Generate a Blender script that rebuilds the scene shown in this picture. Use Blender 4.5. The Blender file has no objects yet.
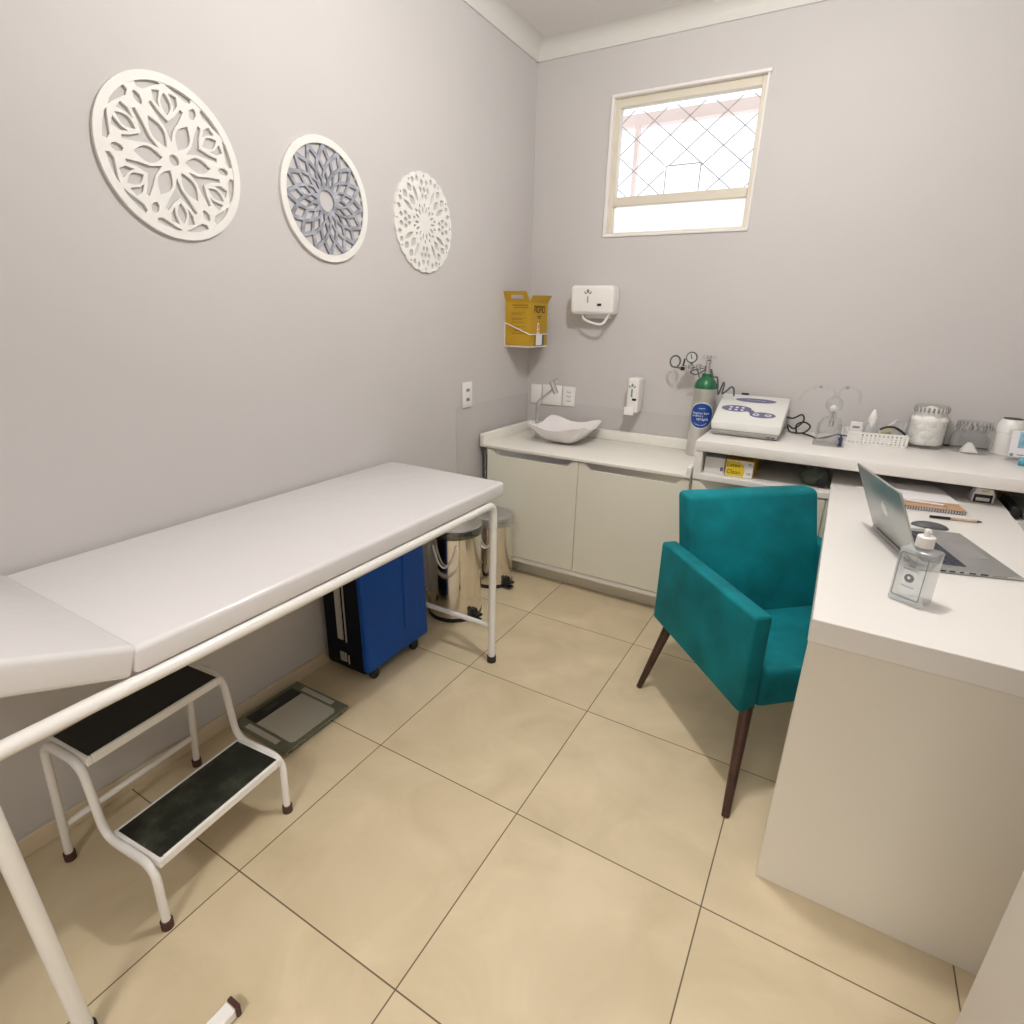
import bpy, bmesh, math, random
from mathutils import Vector, Matrix
random.seed(7)
PI = math.pi
S = bpy.context.scene
COL = S.collection

# ------------------------------------------------------------------ materials
def mat(name, col, rough=0.5, metal=0.0, spec=0.5, noise=None, bump=None, sheen=0.0, coat=0.0, emit=0.0):
    m = bpy.data.materials.new(name); m.use_nodes = True
    nt = m.node_tree; b = nt.nodes['Principled BSDF']
    b.inputs['Base Color'].default_value = (*col, 1)
    b.inputs['Roughness'].default_value = rough
    b.inputs['Metallic'].default_value = metal
    b.inputs['Specular IOR Level'].default_value = spec
    if sheen:
        b.inputs['Sheen Weight'].default_value = sheen
        b.inputs['Sheen Roughness'].default_value = 0.4
        b.inputs['Sheen Tint'].default_value = (*[min(1, c * 2 + .1) for c in col], 1)
    if coat: b.inputs['Coat Weight'].default_value = coat
    if emit:
        b.inputs['Emission Color'].default_value = (*col, 1); b.inputs['Emission Strength'].default_value = emit
    tc = nt.nodes.new('ShaderNodeTexCoord')
    if noise:
        sc, amt = noise[0], noise[1]
        n = nt.nodes.new('ShaderNodeTexNoise'); n.inputs['Scale'].default_value = sc; n.inputs['Detail'].default_value = 5
        nt.links.new(tc.outputs['Object'], n.inputs['Vector'])
        r = nt.nodes.new('ShaderNodeMapRange')
        r.inputs['From Min'].default_value = .3; r.inputs['From Max'].default_value = .7
        r.inputs['To Min'].default_value = 1 - amt; r.inputs['To Max'].default_value = 1 + amt
        nt.links.new(n.outputs['Fac'], r.inputs['Value'])
        mx = nt.nodes.new('ShaderNodeVectorMath'); mx.operation = 'SCALE'
        mx.inputs[0].default_value = col
        nt.links.new(r.outputs['Result'], mx.inputs['Scale'])
        nt.links.new(mx.outputs['Vector'], b.inputs['Base Color'])
    if bump:
        n = nt.nodes.new('ShaderNodeTexNoise'); n.inputs['Scale'].default_value = bump[0]; n.inputs['Detail'].default_value = 4
        nt.links.new(tc.outputs['Object'], n.inputs['Vector'])
        bp = nt.nodes.new('ShaderNodeBump'); bp.inputs['Strength'].default_value = bump[1]; bp.inputs['Distance'].default_value = bump[2] if len(bump) > 2 else .002
        nt.links.new(n.outputs['Fac'], bp.inputs['Height']); nt.links.new(bp.outputs['Normal'], b.inputs['Normal'])
    return m

def clear_mat(name, tint=(1, 1, 1), gloss=0.08, rough=0.03, body=0.0, bodycol=(1, 1, 1)):
    """thin clear glass or plastic: see-through with edge reflections, optionally slightly cloudy"""
    m = bpy.data.materials.new(name); m.use_nodes = True
    nt = m.node_tree; nt.nodes.clear()
    out = nt.nodes.new('ShaderNodeOutputMaterial')
    tr = nt.nodes.new('ShaderNodeBsdfTransparent'); tr.inputs['Color'].default_value = (*tint, 1)
    gl = nt.nodes.new('ShaderNodeBsdfGlossy'); gl.inputs['Roughness'].default_value = rough
    lw = nt.nodes.new('ShaderNodeLayerWeight'); lw.inputs['Blend'].default_value = .35
    mr = nt.nodes.new('ShaderNodeMapRange'); mr.inputs['To Min'].default_value = gloss; mr.inputs['To Max'].default_value = .75
    nt.links.new(lw.outputs['Facing'], mr.inputs['Value'])
    mix = nt.nodes.new('ShaderNodeMixShader')
    nt.links.new(mr.outputs['Result'], mix.inputs['Fac'])
    nt.links.new(tr.outputs[0], mix.inputs[1]); nt.links.new(gl.outputs[0], mix.inputs[2])
    last = mix
    if body:
        df = nt.nodes.new('ShaderNodeBsdfDiffuse'); df.inputs['Color'].default_value = (*bodycol, 1)
        m2 = nt.nodes.new('ShaderNodeMixShader'); m2.inputs['Fac'].default_value = body
        nt.links.new(mix.outputs[0], m2.inputs[1]); nt.links.new(df.outputs[0], m2.inputs[2]); last = m2
    nt.links.new(last.outputs[0], out.inputs['Surface'])
    return m

def floor_mat():
    m = bpy.data.materials.new('beige_porcelain_tile'); m.use_nodes = True
    nt = m.node_tree; b = nt.nodes['Principled BSDF']; N = nt.nodes.new; L = nt.links.new
    geo = N('ShaderNodeNewGeometry'); sep = N('ShaderNodeSeparateXYZ'); L(geo.outputs['Position'], sep.inputs[0])
    def M(op, a, bb=None):
        n = N('ShaderNodeMath'); n.operation = op
        for i, v in enumerate((a, bb)):
            if v is None: continue
            if isinstance(v, (int, float)): n.inputs[i].default_value = v
            else: L(v, n.inputs[i])
        return n.outputs[0]
    T = 0.52
    ds, cells = [], []
    for ax in ('X', 'Y'):
        u = M('DIVIDE', sep.outputs[ax], T)
        fr = M('ABSOLUTE', M('SUBTRACT', u, M('ROUND', u)))
        ds.append(M('MULTIPLY', fr, T)); cells.append(M('FLOOR', u))
    d = M('MINIMUM', ds[0], ds[1])
    mr = N('ShaderNodeMapRange'); mr.inputs['From Min'].default_value = .0011; mr.inputs['From Max'].default_value = .0022
    L(d, mr.inputs['Value'])
    cmb = N('ShaderNodeCombineXYZ'); L(cells[0], cmb.inputs[0]); L(cells[1], cmb.inputs[1])
    wn = N('ShaderNodeTexWhiteNoise'); wn.noise_dimensions = '3D'; L(cmb.outputs[0], wn.inputs['Vector'])
    off = N('ShaderNodeVectorMath'); off.operation = 'MULTIPLY_ADD'
    L(wn.outputs['Color'], off.inputs[0]); off.inputs[1].default_value = (40, 40, 40); L(geo.outputs['Position'], off.inputs[2])
    n1 = N('ShaderNodeTexNoise'); n1.inputs['Scale'].default_value = 4.5; n1.inputs['Detail'].default_value = 6; n1.inputs['Roughness'].default_value = .55
    n1.inputs['Distortion'].default_value = .6
    L(off.outputs[0], n1.inputs['Vector'])
    cr = N('ShaderNodeValToRGB'); cr.color_ramp.elements[0].position = .3; cr.color_ramp.elements[1].position = .72
    cr.color_ramp.elements[0].color = (.57, .47, .305, 1); cr.color_ramp.elements[1].color = (.70, .585, .40, 1)
    L(n1.outputs['Fac'], cr.inputs['Fac'])
    mx = N('ShaderNodeMix'); mx.data_type = 'RGBA'
    L(mr.outputs['Result'], mx.inputs['Factor']); mx.inputs['A'].default_value = (.13, .095, .055, 1); L(cr.outputs['Color'], mx.inputs['B'])
    L(mx.outputs['Result'], b.inputs['Base Color'])
    b.inputs['Roughness'].default_value = .38; b.inputs['Specular IOR Level'].default_value = .35
    bp = N('ShaderNodeBump'); bp.inputs['Strength'].default_value = .25; bp.inputs['Distance'].default_value = .001
    L(mr.outputs['Result'], bp.inputs['Height']); L(bp.outputs['Normal'], b.inputs['Normal'])
    return m

M = {}
M['wall'] = mat('grey_wall_paint', (.595, .570, .560), .62, noise=(1.6, .02), bump=(180, .06, .001))
M['splash'] = mat('grey_gloss_paint', (.555, .535, .52), .35, noise=(3, .03))
M['ceiling'] = mat('ceiling_paint', (.80, .77, .75), .7)
M['cornice'] = mat('cornice_plaster', (.70, .68, .645), .6)
M['floor'] = floor_mat()
M['base'] = mat('skirting_tile', (.68, .57, .41), .45, noise=(6, .08))
M['lam'] = mat('white_laminate', (.86, .83, .79), .32, noise=(2, .01))
M['cab'] = mat('cabinet_laminate', (.82, .80, .69), .38, noise=(2, .01))
M['deskend'] = mat('desk_laminate', (.80, .755, .66), .4, noise=(2, .01))
M['stone'] = mat('white_stone', (.88, .855, .79), .25, noise=(9, .015))
M['alu'] = mat('brushed_aluminium', (.62, .62, .62), .36, 1.0)
M['gap_shade'] = mat('painted_gap_shade', (.20, .20, .19), .5)  # dark tone standing in for shade in the gap beside the cabinet
M['chrome'] = mat('chrome', (.66, .66, .66), .14, 1.0)
M['steel'] = mat('polished_steel', (.78, .75, .70), .13, 1.0)
M['enamel'] = mat('white_enamel', (.87, .85, .82), .28, coat=.3)
M['vinyl'] = mat('white_vinyl', (.745, .725, .73), .25, bump=(9, .35, .006), coat=.25)
M['black_rubber'] = mat('black_rubber', (.018, .017, .016), .6)
M['tread'] = mat('black_tread', (.012, .012, .012), .55, bump=(260, .4, .001))
M['brown_rubber'] = mat('brown_rubber', (.07, .025, .02), .55)
def worn():
    m = mat('worn_black_tread', (.02, .022, .018), .42)
    nt = m.node_tree; b = nt.nodes['Principled BSDF']
    tc = nt.nodes.new('ShaderNodeTexCoord'); n = nt.nodes.new('ShaderNodeTexNoise')
    n.inputs['Scale'].default_value = 11; n.inputs['Detail'].default_value = 8; n.inputs['Roughness'].default_value = .68
    nt.links.new(tc.outputs['Object'], n.inputs['Vector'])
    cr = nt.nodes.new('ShaderNodeValToRGB'); e = cr.color_ramp.elements
    e[0].position = .46; e[0].color = (.008, .010, .007, 1); e[1].position = .62; e[1].color = (.040, .046, .032, 1)
    x = e.new(.72); x.color = (.17, .15, .13, 1)
    nt.links.new(n.outputs['Fac'], cr.inputs['Fac']); nt.links.new(cr.outputs['Color'], b.inputs['Base Color'])
    return m
M['worn'] = worn()
M['teal'] = mat('teal_velvet', (.002, .180, .210), .75, spec=.2, noise=(6, .36), bump=(300, .15, .001), sheen=.22)
M['wood'] = mat('dark_wood', (.050, .020, .012), .38, noise=(25, .4))
M['white_plastic'] = mat('white_plastic', (.88, .86, .83), .3)
M['pale_plastic'] = mat('pale_plastic', (.80, .79, .76), .35)
M['black'] = mat('black_plastic', (.012, .012, .013), .35)
M['dkgrey'] = mat('dark_grey_plastic', (.09, .095, .10), .45)
M['ceramic'] = mat('white_ceramic', (.90, .865, .87), .12, coat=.4)
M['blue'] = mat('blue_fabric', (.003, .075, .40), .5, spec=.25, noise=(5, .10))
M['navy'] = mat('black_nylon', (.004, .005, .012), .7, spec=.2)
M['silver'] = mat('silver_trim', (.62, .61, .57), .4, .5)
M['green'] = mat('green_paint', (.003, .13, .045), .22, coat=.4)
M['cylmetal'] = mat('cylinder_metal', (.66, .65, .62), .30, .85)
M['label_blue'] = mat('label_blue', (.008, .06, .30), .35)
M['label_purple'] = mat('label_purple', (.145, .135, .275), .4)
M['label_white'] = mat('label_white', (.88, .88, .90), .5)
M['machine'] = mat('machine_grey', (.80, .80, .76), .35)
M['yellow_card'] = mat('yellow_cardboard', (.50, .30, .012), .6, noise=(10, .06))
M['ochre_print'] = mat('brown_print', (.22, .10, .006), .6)
M['dark_print'] = mat('dark_print', (.09, .045, .012), .6)
M['red'] = mat('red_print', (.55, .04, .03), .5)
M['paper'] = mat('white_paper', (.86, .83, .84), .75)
M['kraft'] = mat('kraft_card', (.52, .33, .19), .7, noise=(20, .05))
M['laptop'] = mat('laptop_aluminium', (.50, .51, .50), .38, .75)
M['key'] = mat('keycaps', (.035, .036, .06), .5)
M['screen'] = mat('screen_glass', (.01, .01, .012), .08)
M['grey_txt'] = mat('grey_print', (.22, .24, .25), .5)
M['yellow'] = mat('yellow_print', (.78, .56, .02), .5)
M['olive'] = mat('olive_cloth', (.095, .12, .085), .85, noise=(30, .25), bump=(40, .4, .004))
M['cotton'] = mat('cotton', (.90, .875, .83), .95, bump=(60, .6, .006))
M['white_art'] = mat('white_painted_wood', (.84, .825, .79), .5)
M['tray'] = mat('machine_tray_grey', (.42, .42, .40), .4)
M['navyplastic'] = mat('navy_plastic', (.02, .03, .10), .4)
M['door'] = mat('door_paint', (.74, .69, .62), .45)
M['plinth'] = mat('plinth_laminate', (.76, .72, .62), .45)
M['dial'] = mat('gauge_face', (.62, .62, .58), .3)
M['collar'] = mat('dark_chrome_collar', (.16, .16, .15), .16, .8)
M['grey_art'] = mat('slate_painted_wood', (.33, .345, .40), .5, noise=(30, .40))
M['winframe'] = mat('cream_window_paint', (.72, .66, .55), .4)
M['wincase'] = mat('white_window_trim', (.85, .81, .78), .35)
M['rod'] = mat('grey_rod', (.45, .45, .46), .5)
M['pink'] = mat('pink_beam_paint', (.86, .70, .64), .6)
M['lightblue'] = mat('light_blue_print', (.10, .36, .52), .4)
M['skyblue'] = mat('pale_blue_print', (.26, .50, .64), .5, noise=(22, .45))
M['barrel'] = mat('pale_wood_barrel', (.55, .42, .31), .5)
M['smoke'] = mat('grey_sheet', (.33, .33, .32), .4)
M['tan'] = mat('tan_leather', (.32, .12, .06), .5)
M['khaki'] = mat('khaki_packet', (.50, .45, .30), .6)
M['scaleglass'] = mat('tinted_scale_glass', (.16, .17, .12), .06, spec=.7)
M['scalemetal'] = mat('scale_metal', (.70, .69, .60), .25, .45)
M['lcd'] = mat('lcd_window', (.10, .11, .09), .2)
M['glass'] = clear_mat('clear_glass', (.97, .98, .98), .05)
M['pane'] = clear_mat('window_glass', (.97, .98, .99), .03)
def frost_mat():
    m = bpy.data.materials.new('frosted_pane'); m.use_nodes = True; nt = m.node_tree; nt.nodes.clear()
    out = nt.nodes.new('ShaderNodeOutputMaterial'); tl = nt.nodes.new('ShaderNodeBsdfTranslucent'); tl.inputs['Color'].default_value = (.98, .98, .98, 1)
    tr = nt.nodes.new('ShaderNodeBsdfTransparent'); mx = nt.nodes.new('ShaderNodeMixShader'); mx.inputs['Fac'].default_value = .7
    nt.links.new(tr.outputs[0], mx.inputs[1]); nt.links.new(tl.outputs[0], mx.inputs[2]); nt.links.new(mx.outputs[0], out.inputs['Surface']); return m
M['frost'] = frost_mat()
M['acrylic'] = clear_mat('clear_acrylic', (.975, .98, .98), .06)
M['bottle'] = clear_mat('sanitizer_plastic', (.92, .945, .95), .10, .08, body=.16, bodycol=(.80, .83, .83))
M['cloudy'] = clear_mat('cloudy_plastic', (.95, .95, .95), .08, .2, body=.45, bodycol=(.75, .75, .75))
M['lamp'] = mat('lamp_diffuser', (1, .93, .84), .5, emit=6)

# ------------------------------------------------------------------ mesh builder
class MB:
    def __init__(s): s.bm = bmesh.new()
    def _new(s, fn):
        a = set(s.bm.verts); fn(); return [v for v in s.bm.verts if v not in a]
    def box(s, x0, x1, y0, y1, z0, z1, bev=0.0, seg=2, mtx=None):
        t = bmesh.new()
        bmesh.ops.create_cube(t, size=1)
        for v in t.verts:
            v.co = Vector(((x0 + x1) / 2 + v.co.x * (x1 - x0), (y0 + y1) / 2 + v.co.y * (y1 - y0), (z0 + z1) / 2 + v.co.z * (z1 - z0)))
        if bev: bmesh.ops.bevel(t, geom=t.edges[:], offset=bev, segments=seg, profile=.5, affect='EDGES')
        return s._join(t, mtx)
    def _join(s, t, mtx=None):
        if mtx is not None: bmesh.ops.transform(t, matrix=mtx, verts=t.verts)
        vm = {v: s.bm.verts.new(v.co) for v in t.verts}
        for f in t.faces:
            try: s.bm.faces.new([vm[v] for v in f.verts])
            except ValueError: pass
        r = list(vm.values()); t.free(); return r
    def hexa(s, p, bev=0.0, seg=2):
        """p: 4 bottom corners then 4 top corners"""
        t = bmesh.new(); v = [t.verts.new(Vector(q)) for q in p]
        for f in ((3, 2, 1, 0), (4, 5, 6, 7), (0, 1, 5, 4), (1, 2, 6, 5), (2, 3, 7, 6), (3, 0, 4, 7)): t.faces.new([v[i] for i in f])
        bmesh.ops.recalc_face_normals(t, faces=t.faces)
        if bev: bmesh.ops.bevel(t, geom=t.edges[:], offset=bev, segments=seg, profile=.5, affect='EDGES')
        return s._join(t)
    def prism(s, poly, axis, a, b, bev=0.0, seg=2):
        """poly: 2-D outline in the two other axes (x,y,z order), extruded along axis from a to b"""
        t = bmesh.new()
        def P(q, w):
            l = list(q); l.insert(axis, w); return Vector(l)
        A = [t.verts.new(P(q, a)) for q in poly]; B = [t.verts.new(P(q, b)) for q in poly]
        t.faces.new(A); t.faces.new(B[::-1]); n = len(poly)
        for i in range(n): t.faces.new([A[i], B[i], B[(i + 1) % n], A[(i + 1) % n]])
        bmesh.ops.recalc_face_normals(t, faces=t.faces)
        if bev: bmesh.ops.bevel(t, geom=t.edges[:], offset=bev, segments=seg, profile=.5, affect='EDGES')
        return s._join(t)
    def lathe(s, prof, c=(0, 0, 0), seg=32, mtx=None, close=True):
        """prof: (radius, height) pairs turned about z"""
        t = bmesh.new(); rings = []
        for r, z in prof:
            if r < 1e-6: rings.append([t.verts.new((0, 0, z))])
            else: rings.append([t.verts.new((r * math.cos(2 * PI * i / seg), r * math.sin(2 * PI * i / seg), z)) for i in range(seg)])
        for a, b in zip(rings, rings[1:]):
            for i in range(seg):
                j = (i + 1) % seg
                q = [a[i % len(a)], a[j % len(a)], b[j % len(b)], b[i % len(b)]]
                u = []
                for v in q:
                    if v not in u: u.append(v)
                if len(u) > 2: t.faces.new(u)
        if close:
            for rg in (rings[0], rings[-1]):
                if len(rg) > 2: t.faces.new(rg)
        bmesh.ops.recalc_face_normals(t, faces=t.faces)
        mm = Matrix.Translation(Vector(c)) @ (mtx if mtx is not None else Matrix())
        return s._join(t, mm)
    def tube(s, pts, r, seg=12, closed=False, r2=None):
        pts = [Vector(p) for p in pts]; n = len(pts); t = bmesh.new(); rings = []
        nrm = None
        for i, p in enumerate(pts):
            if closed: d = (pts[(i + 1) % n] - pts[i - 1]).normalized()
            else: d = (pts[min(i + 1, n - 1)] - pts[max(i - 1, 0)]).normalized()
            if nrm is None:
                nrm = d.cross(Vector((0, 0, 1)))
                if nrm.length < 1e-4: nrm = d.cross(Vector((1, 0, 0)))
            nrm = (nrm - d * nrm.dot(d)).normalized(); bn = d.cross(nrm)
            rr = r if r2 is None else r + (r2 - r) * i / (n - 1)
            rings.append([t.verts.new(p + (nrm * math.cos(2 * PI * k / seg) + bn * math.sin(2 * PI * k / seg)) * rr) for k in range(seg)])
        for i in range(n if closed else n - 1):
            a, b = rings[i], rings[(i + 1) % n]
            for k in range(seg): t.faces.new([a[k], a[(k + 1) % seg], b[(k + 1) % seg], b[k]])
        if not closed: t.faces.new(rings[0][::-1]); t.faces.new(rings[-1])
        bmesh.ops.recalc_face_normals(t, faces=t.faces)
        return s._join(t)
    def grid(s, fn, nu, nv, thick=0.0):
        t = bmesh.new(); V = [[t.verts.new(Vector(fn(i / nu, j / nv))) for j in range(nv + 1)] for i in range(nu + 1)]
        for i in range(nu):
            for j in range(nv): t.faces.new([V[i][j], V[i + 1][j], V[i + 1][j + 1], V[i][j + 1]])
        if thick: bmesh.ops.solidify(t, geom=t.faces[:], thickness=thick)
        bmesh.ops.recalc_face_normals(t, faces=t.faces)
        return s._join(t)
    def mesh(s, me, mtx=None):
        t = bmesh.new(); t.from_mesh(me); return s._join(t, mtx)
    def build(s, name, m, parent=None, origin=None, smooth=35, local=False):
        """verts are world coordinates unless local; a part's verts are made relative to its (unrotated) parents"""
        me = bpy.data.meshes.new(name)
        off = Vector((0, 0, 0))
        if not local:
            p = parent
            while p is not None: off += p.location; p = p.parent
        if parent is None and origin is None and not local:
            xs = [v.co for v in s.bm.verts]
            lo = Vector([min(c[i] for c in xs) for i in range(3)]); hi = Vector([max(c[i] for c in xs) for i in range(3)])
            origin = ((lo.x + hi.x) / 2, (lo.y + hi.y) / 2, lo.z)
        o_ = Vector(origin) if (origin is not None and parent is None) else Vector((0, 0, 0))
        for v in s.bm.verts: v.co -= off + o_
        s.bm.normal_update(); s.bm.to_mesh(me); s.bm.free()
        me.materials.append(m)
        if smooth:
            for f in me.polygons: f.use_smooth = True
            me.set_sharp_from_angle(angle=math.radians(smooth))
        o = bpy.data.objects.new(name, me); COL.objects.link(o); o.location = o_
        if parent is not None: o.parent = parent
        return o

def thing(name, label, cat, loc=(0, 0, 0), rotz=0.0, group=None):
    o = bpy.data.objects.new(name, None); COL.objects.link(o); o.empty_display_size = .05
    o.location = loc; o.rotation_euler = (0, 0, rotz)
    o['label'] = label; o['category'] = cat
    if group: o['group'] = group
    return o
def tag(o, label, cat, group=None):
    o['label'] = label; o['category'] = cat
    if group: o['group'] = group
    return o
def struct(o): o['kind'] = 'structure'; return o

def plate_mesh(loops, thick):
    """flat plate with cut-outs: 2-D closed outlines, inner outlines become holes"""
    cu = bpy.data.curves.new('outline', 'CURVE'); cu.dimensions = '2D'; cu.fill_mode = 'BOTH'; cu.extrude = thick / 2
    for lp in loops:
        sp = cu.splines.new('POLY'); sp.points.add(len(lp) - 1)
        for q, p in zip(lp, sp.points): p.co = (q[0], q[1], 0, 1)
        sp.use_cyclic_u = True
    o = bpy.data.objects.new('outline', cu); COL.objects.link(o)
    dg = bpy.context.evaluated_depsgraph_get(); me = bpy.data.meshes.new_from_object(o.evaluated_get(dg))
    bpy.data.objects.remove(o); bpy.data.curves.remove(cu)
    return me
def text_mesh(txt, size, thick=.0006, align='CENTER'):
    cu = bpy.data.curves.new('lettering', 'FONT'); cu.body = txt; cu.size = size; cu.extrude = thick / 2; cu.align_x = align; cu.align_y = 'CENTER'; cu.resolution_u = 3
    o = bpy.data.objects.new('lettering', cu); COL.objects.link(o)
    dg = bpy.context.evaluated_depsgraph_get(); me = bpy.data.meshes.new_from_object(o.evaluated_get(dg))
    bpy.data.objects.remove(o); bpy.data.curves.remove(cu)
    return me
def frame_mtx(o, ex, ey):
    ex = Vector(ex).normalized(); ey = Vector(ey).normalized(); ez = ex.cross(ey)
    m = Matrix((ex, ey, ez)).transposed().to_4x4(); m.translation = Vector(o); return m
def circle(cx, cy, r, n=24): return [(cx + r * math.cos(2 * PI * i / n), cy + r * math.sin(2 * PI * i / n)) for i in range(n)]
def leaf(r0, r1, w, ang, n=8):
    """pointed leaf between radii r0 and r1 along direction ang"""
    c, s_ = math.cos(ang), math.sin(ang); o = []
    for i in range(n + 1):
        t = i / n; o.append((r0 + (r1 - r0) * t, w * math.sin(PI * t)))
    for i in range(1, n):
        t = 1 - i / n; o.append((r0 + (r1 - r0) * t, -w * math.sin(PI * t)))
    return [(x * c - y * s_, x * s_ + y * c) for x, y in o]
def polar(pts, ang=0): return [(r * math.cos(a + ang), r * math.sin(a + ang)) for r, a in pts]
def arc_pts(p0, p1, c, n=6):
    """rounded corner between p0 and p1 with control point c"""
    p0, p1, c = Vector(p0), Vector(p1), Vector(c)
    return [p0 * (1 - t) ** 2 + c * 2 * t * (1 - t) + p1 * t * t for t in [i / n for i in range(n + 1)]]
def smooth_path(pts, r=.04, n=6):
    pts = [Vector(p) for p in pts]; o = [pts[0]]
    for a, b, c in zip(pts, pts[1:], pts[2:]):
        d1 = min(r, (a - b).length * .48); d2 = min(r, (c - b).length * .48)
        o += arc_pts(b + (a - b).normalized() * d1, b + (c - b).normalized() * d2, b, n)
    o.append(pts[-1]); return o
def spline(pts, n=8):
    pts = [Vector(p) for p in pts]; o = []
    for i in range(len(pts) - 1):
        p0, p1, p2, p3 = pts[max(i - 1, 0)], pts[i], pts[i + 1], pts[min(i + 2, len(pts) - 1)]
        for k in range(n):
            t = k / n
            o.append(.5 * ((2 * p1) + (p2 - p0) * t + (2 * p0 - 5 * p1 + 4 * p2 - p3) * t * t + (3 * p1 - p0 - 3 * p2 + p3) * t ** 3))
    o.append(pts[-1]); return o

# ------------------------------------------------------------------ room
XL, YB, ZC = -1.03, 1.89, 2.625
XR, YF = 2.30, -1.75
XS, YS = 0.835, -0.45          # corner of the wall stub in the right foreground
b = MB(); b.box(XL - .35, XR + .15, -3.45, YB + .15, -.1, 0); struct(b.build('floor', M['floor'], smooth=0))
b = MB(); b.box(XL - .35, XR + .15, -3.45, YB + .15, ZC, ZC + .1); struct(b.build('ceiling', M['ceiling'], smooth=0))
b = MB(); b.box(XL - .15, XL, YF - .15, YB + .15, 0, ZC); struct(b.build('wall_left', M['wall'], smooth=0))
# back wall with the window opening
WX0, WX1, WZ0, WZ1 = -.612, .080, 1.750, 2.352
b = MB()
b.box(XL, WX0, YB, YB + .15, 0, ZC); b.box(WX1, XR + .15, YB, YB + .15, 0, ZC)
b.box(WX0, WX1, YB, YB + .15, 0, WZ0); b.box(WX0, WX1, YB, YB + .15, WZ1, ZC)
struct(b.build('wall_back', M['wall'], smooth=0))
b = MB(); b.box(XR, XR + .15, YS, YB, 0, ZC); struct(b.build('wall_right', M['wall'], smooth=0))
PX0, PX1, PZ = -.15, .80, 2.10        # unseen doorway to a corridor, added behind the camera for fill light
b = MB(); b.box(XL, PX0, YF - .15, YF, 0, ZC); b.box(PX1, XS + .045, YF - .15, YF, 0, ZC); b.box(PX0, PX1, YF - .15, YF, PZ, ZC); struct(b.build('wall_front', M['wall'], smooth=0))
b = MB(); b.box(-1.2, 1.9, -3.45, -3.30, 0, ZC); struct(b.build('wall_corridor', M['wall'], smooth=0))
b = MB(); b.box(-1.35, -1.2, -3.45, YF - .15, 0, ZC); struct(b.build('wall_corridor_left', M['wall'], smooth=0))
b = MB(); b.box(1.9, 2.05, -3.45, YF - .15, 0, ZC); struct(b.build('wall_corridor_right', M['wall'], smooth=0))
b = MB(); b.box(XS + .045, XR, YF, YS - .02, 0, ZC); struct(b.build('wall_entry', M['wall'], smooth=0))
dl = bpy.data.objects.new('door_1', None); COL.objects.link(dl); dl.location = (XS + .02, (YS + YF) / 2, 0); struct(dl)
b = MB(); b.box(XS, XS + .040, -1.30, YS, .006, 2.10, bev=.003, seg=2); b.build('door_leaf', M['door'], dl)
b = MB(); b.tube(smooth_path([(XS, -1.20, 1.0), (XS - .045, -1.20, 1.0), (XS - .045, -1.08, 1.0)], .012, 4), .008, 10); b.build('door_handle', M['alu'], dl)
# cornice: cove profile along left and back wall
def cove(n=8):
    pr = [(0, 0), (.008, 0), (.008, .012)]
    for i in range(n + 1):
        a = PI / 2 * i / n
        pr.append((.008 + .062 * (1 - math.cos(a)), .012 + .060 * math.sin(a)))
    pr += [(.070, .0729), (0, .0729)]
    return pr
zc0 = 2.552
b = MB(); b.prism([(XL + p, zc0 + q) for p, q in cove()], 1, YF, YB); struct(b.build('trim_1', M['cornice']))
b = MB(); b.prism([(YB - p, zc0 + q) for p, q in cove()], 0, XL, XR); struct(b.build('trim_2', M['cornice']))
# tile skirting
b = MB(); b.box(XL, XL + .010, YF, 1.415, 0, .056, bev=.002, seg=1); struct(b.build('baseboard_left', M['base']))
# glossy darker paint band around the wash counter
b = MB(); b.box(XL, XL + .002, 1.16, YB, .056, .925); b.box(XL, .085, YB - .002, YB, .72, .885); struct(b.build('trim_3', M['splash'], smooth=0))

# ------------------------------------------------------------------ window
w = bpy.data.objects.new('window_1', None); COL.objects.link(w); w.location = ((WX0 + WX1) / 2, YB, WZ0); struct(w)
b = MB()                                                     # slim white trim round the opening
b.box(WX0 - .004, WX1 + .012, YB - .014, YB + .02, WZ1 - .008, WZ1 + .006, bev=.003, seg=1)
b.box(WX0 - .006, WX0 + .010, YB - .012, YB + .02, WZ0 - .004, WZ1, bev=.003, seg=1)
b.box(WX1 - .006, WX1 + .004, YB - .006, YB + .02, WZ0 - .004, WZ1, bev=.002, seg=1)
b.box(WX0 - .004, WX1 + .004, YB - .008, YB + .02, WZ0 - .006, WZ0 + .008, bev=.002, seg=1)
b.build('window_trim', M['wincase'], w)
b = MB()                                                     # cream frame, set back in the opening
fy0, fy1 = YB + .016, YB + .055
b.box(WX0, WX0 + .034, fy0, fy1, WZ0, WZ1, bev=.003, seg=1); b.box(WX1 - .026, WX1, fy0, fy1, WZ0, WZ1, bev=.003, seg=1)
b.box(WX0 + .034, WX1 - .026, fy0, fy1, WZ1 - .044, WZ1, bev=.003, seg=1); b.box(WX0 + .034, WX1 - .026, fy0, fy1, WZ0, WZ0 + .016, bev=.003, seg=1)
b.box(WX0 + .034, WX1 - .026, fy0 - .006, fy1, 1.885, 1.925, bev=.003, seg=1)
b.build('window_frame', M['winframe'], w)
b = MB(); b.box(WX0 + .03, WX1 - .02, YB + .036, YB + .040, 1.92, WZ1 - .04); b.build('pane', M['pane'], w, smooth=0)
b = MB(); b.box(WX0 + .03, WX1 - .02, YB + .036, YB + .040, WZ0 + .012, 1.89); b.build('pane', M['frost'], w, smooth=0)
b = MB()                                                     # diagonal lattice of rods with a square left open
gx0, gx1, gz0, gz1, gy = WX0 + .02, WX1 - .02, 1.925, WZ1 - .045, YB + .075
sx0, sx1, sz0, sz1 = -.345, -.180, gz0, 2.055
dx, dz = .168, .136
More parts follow.
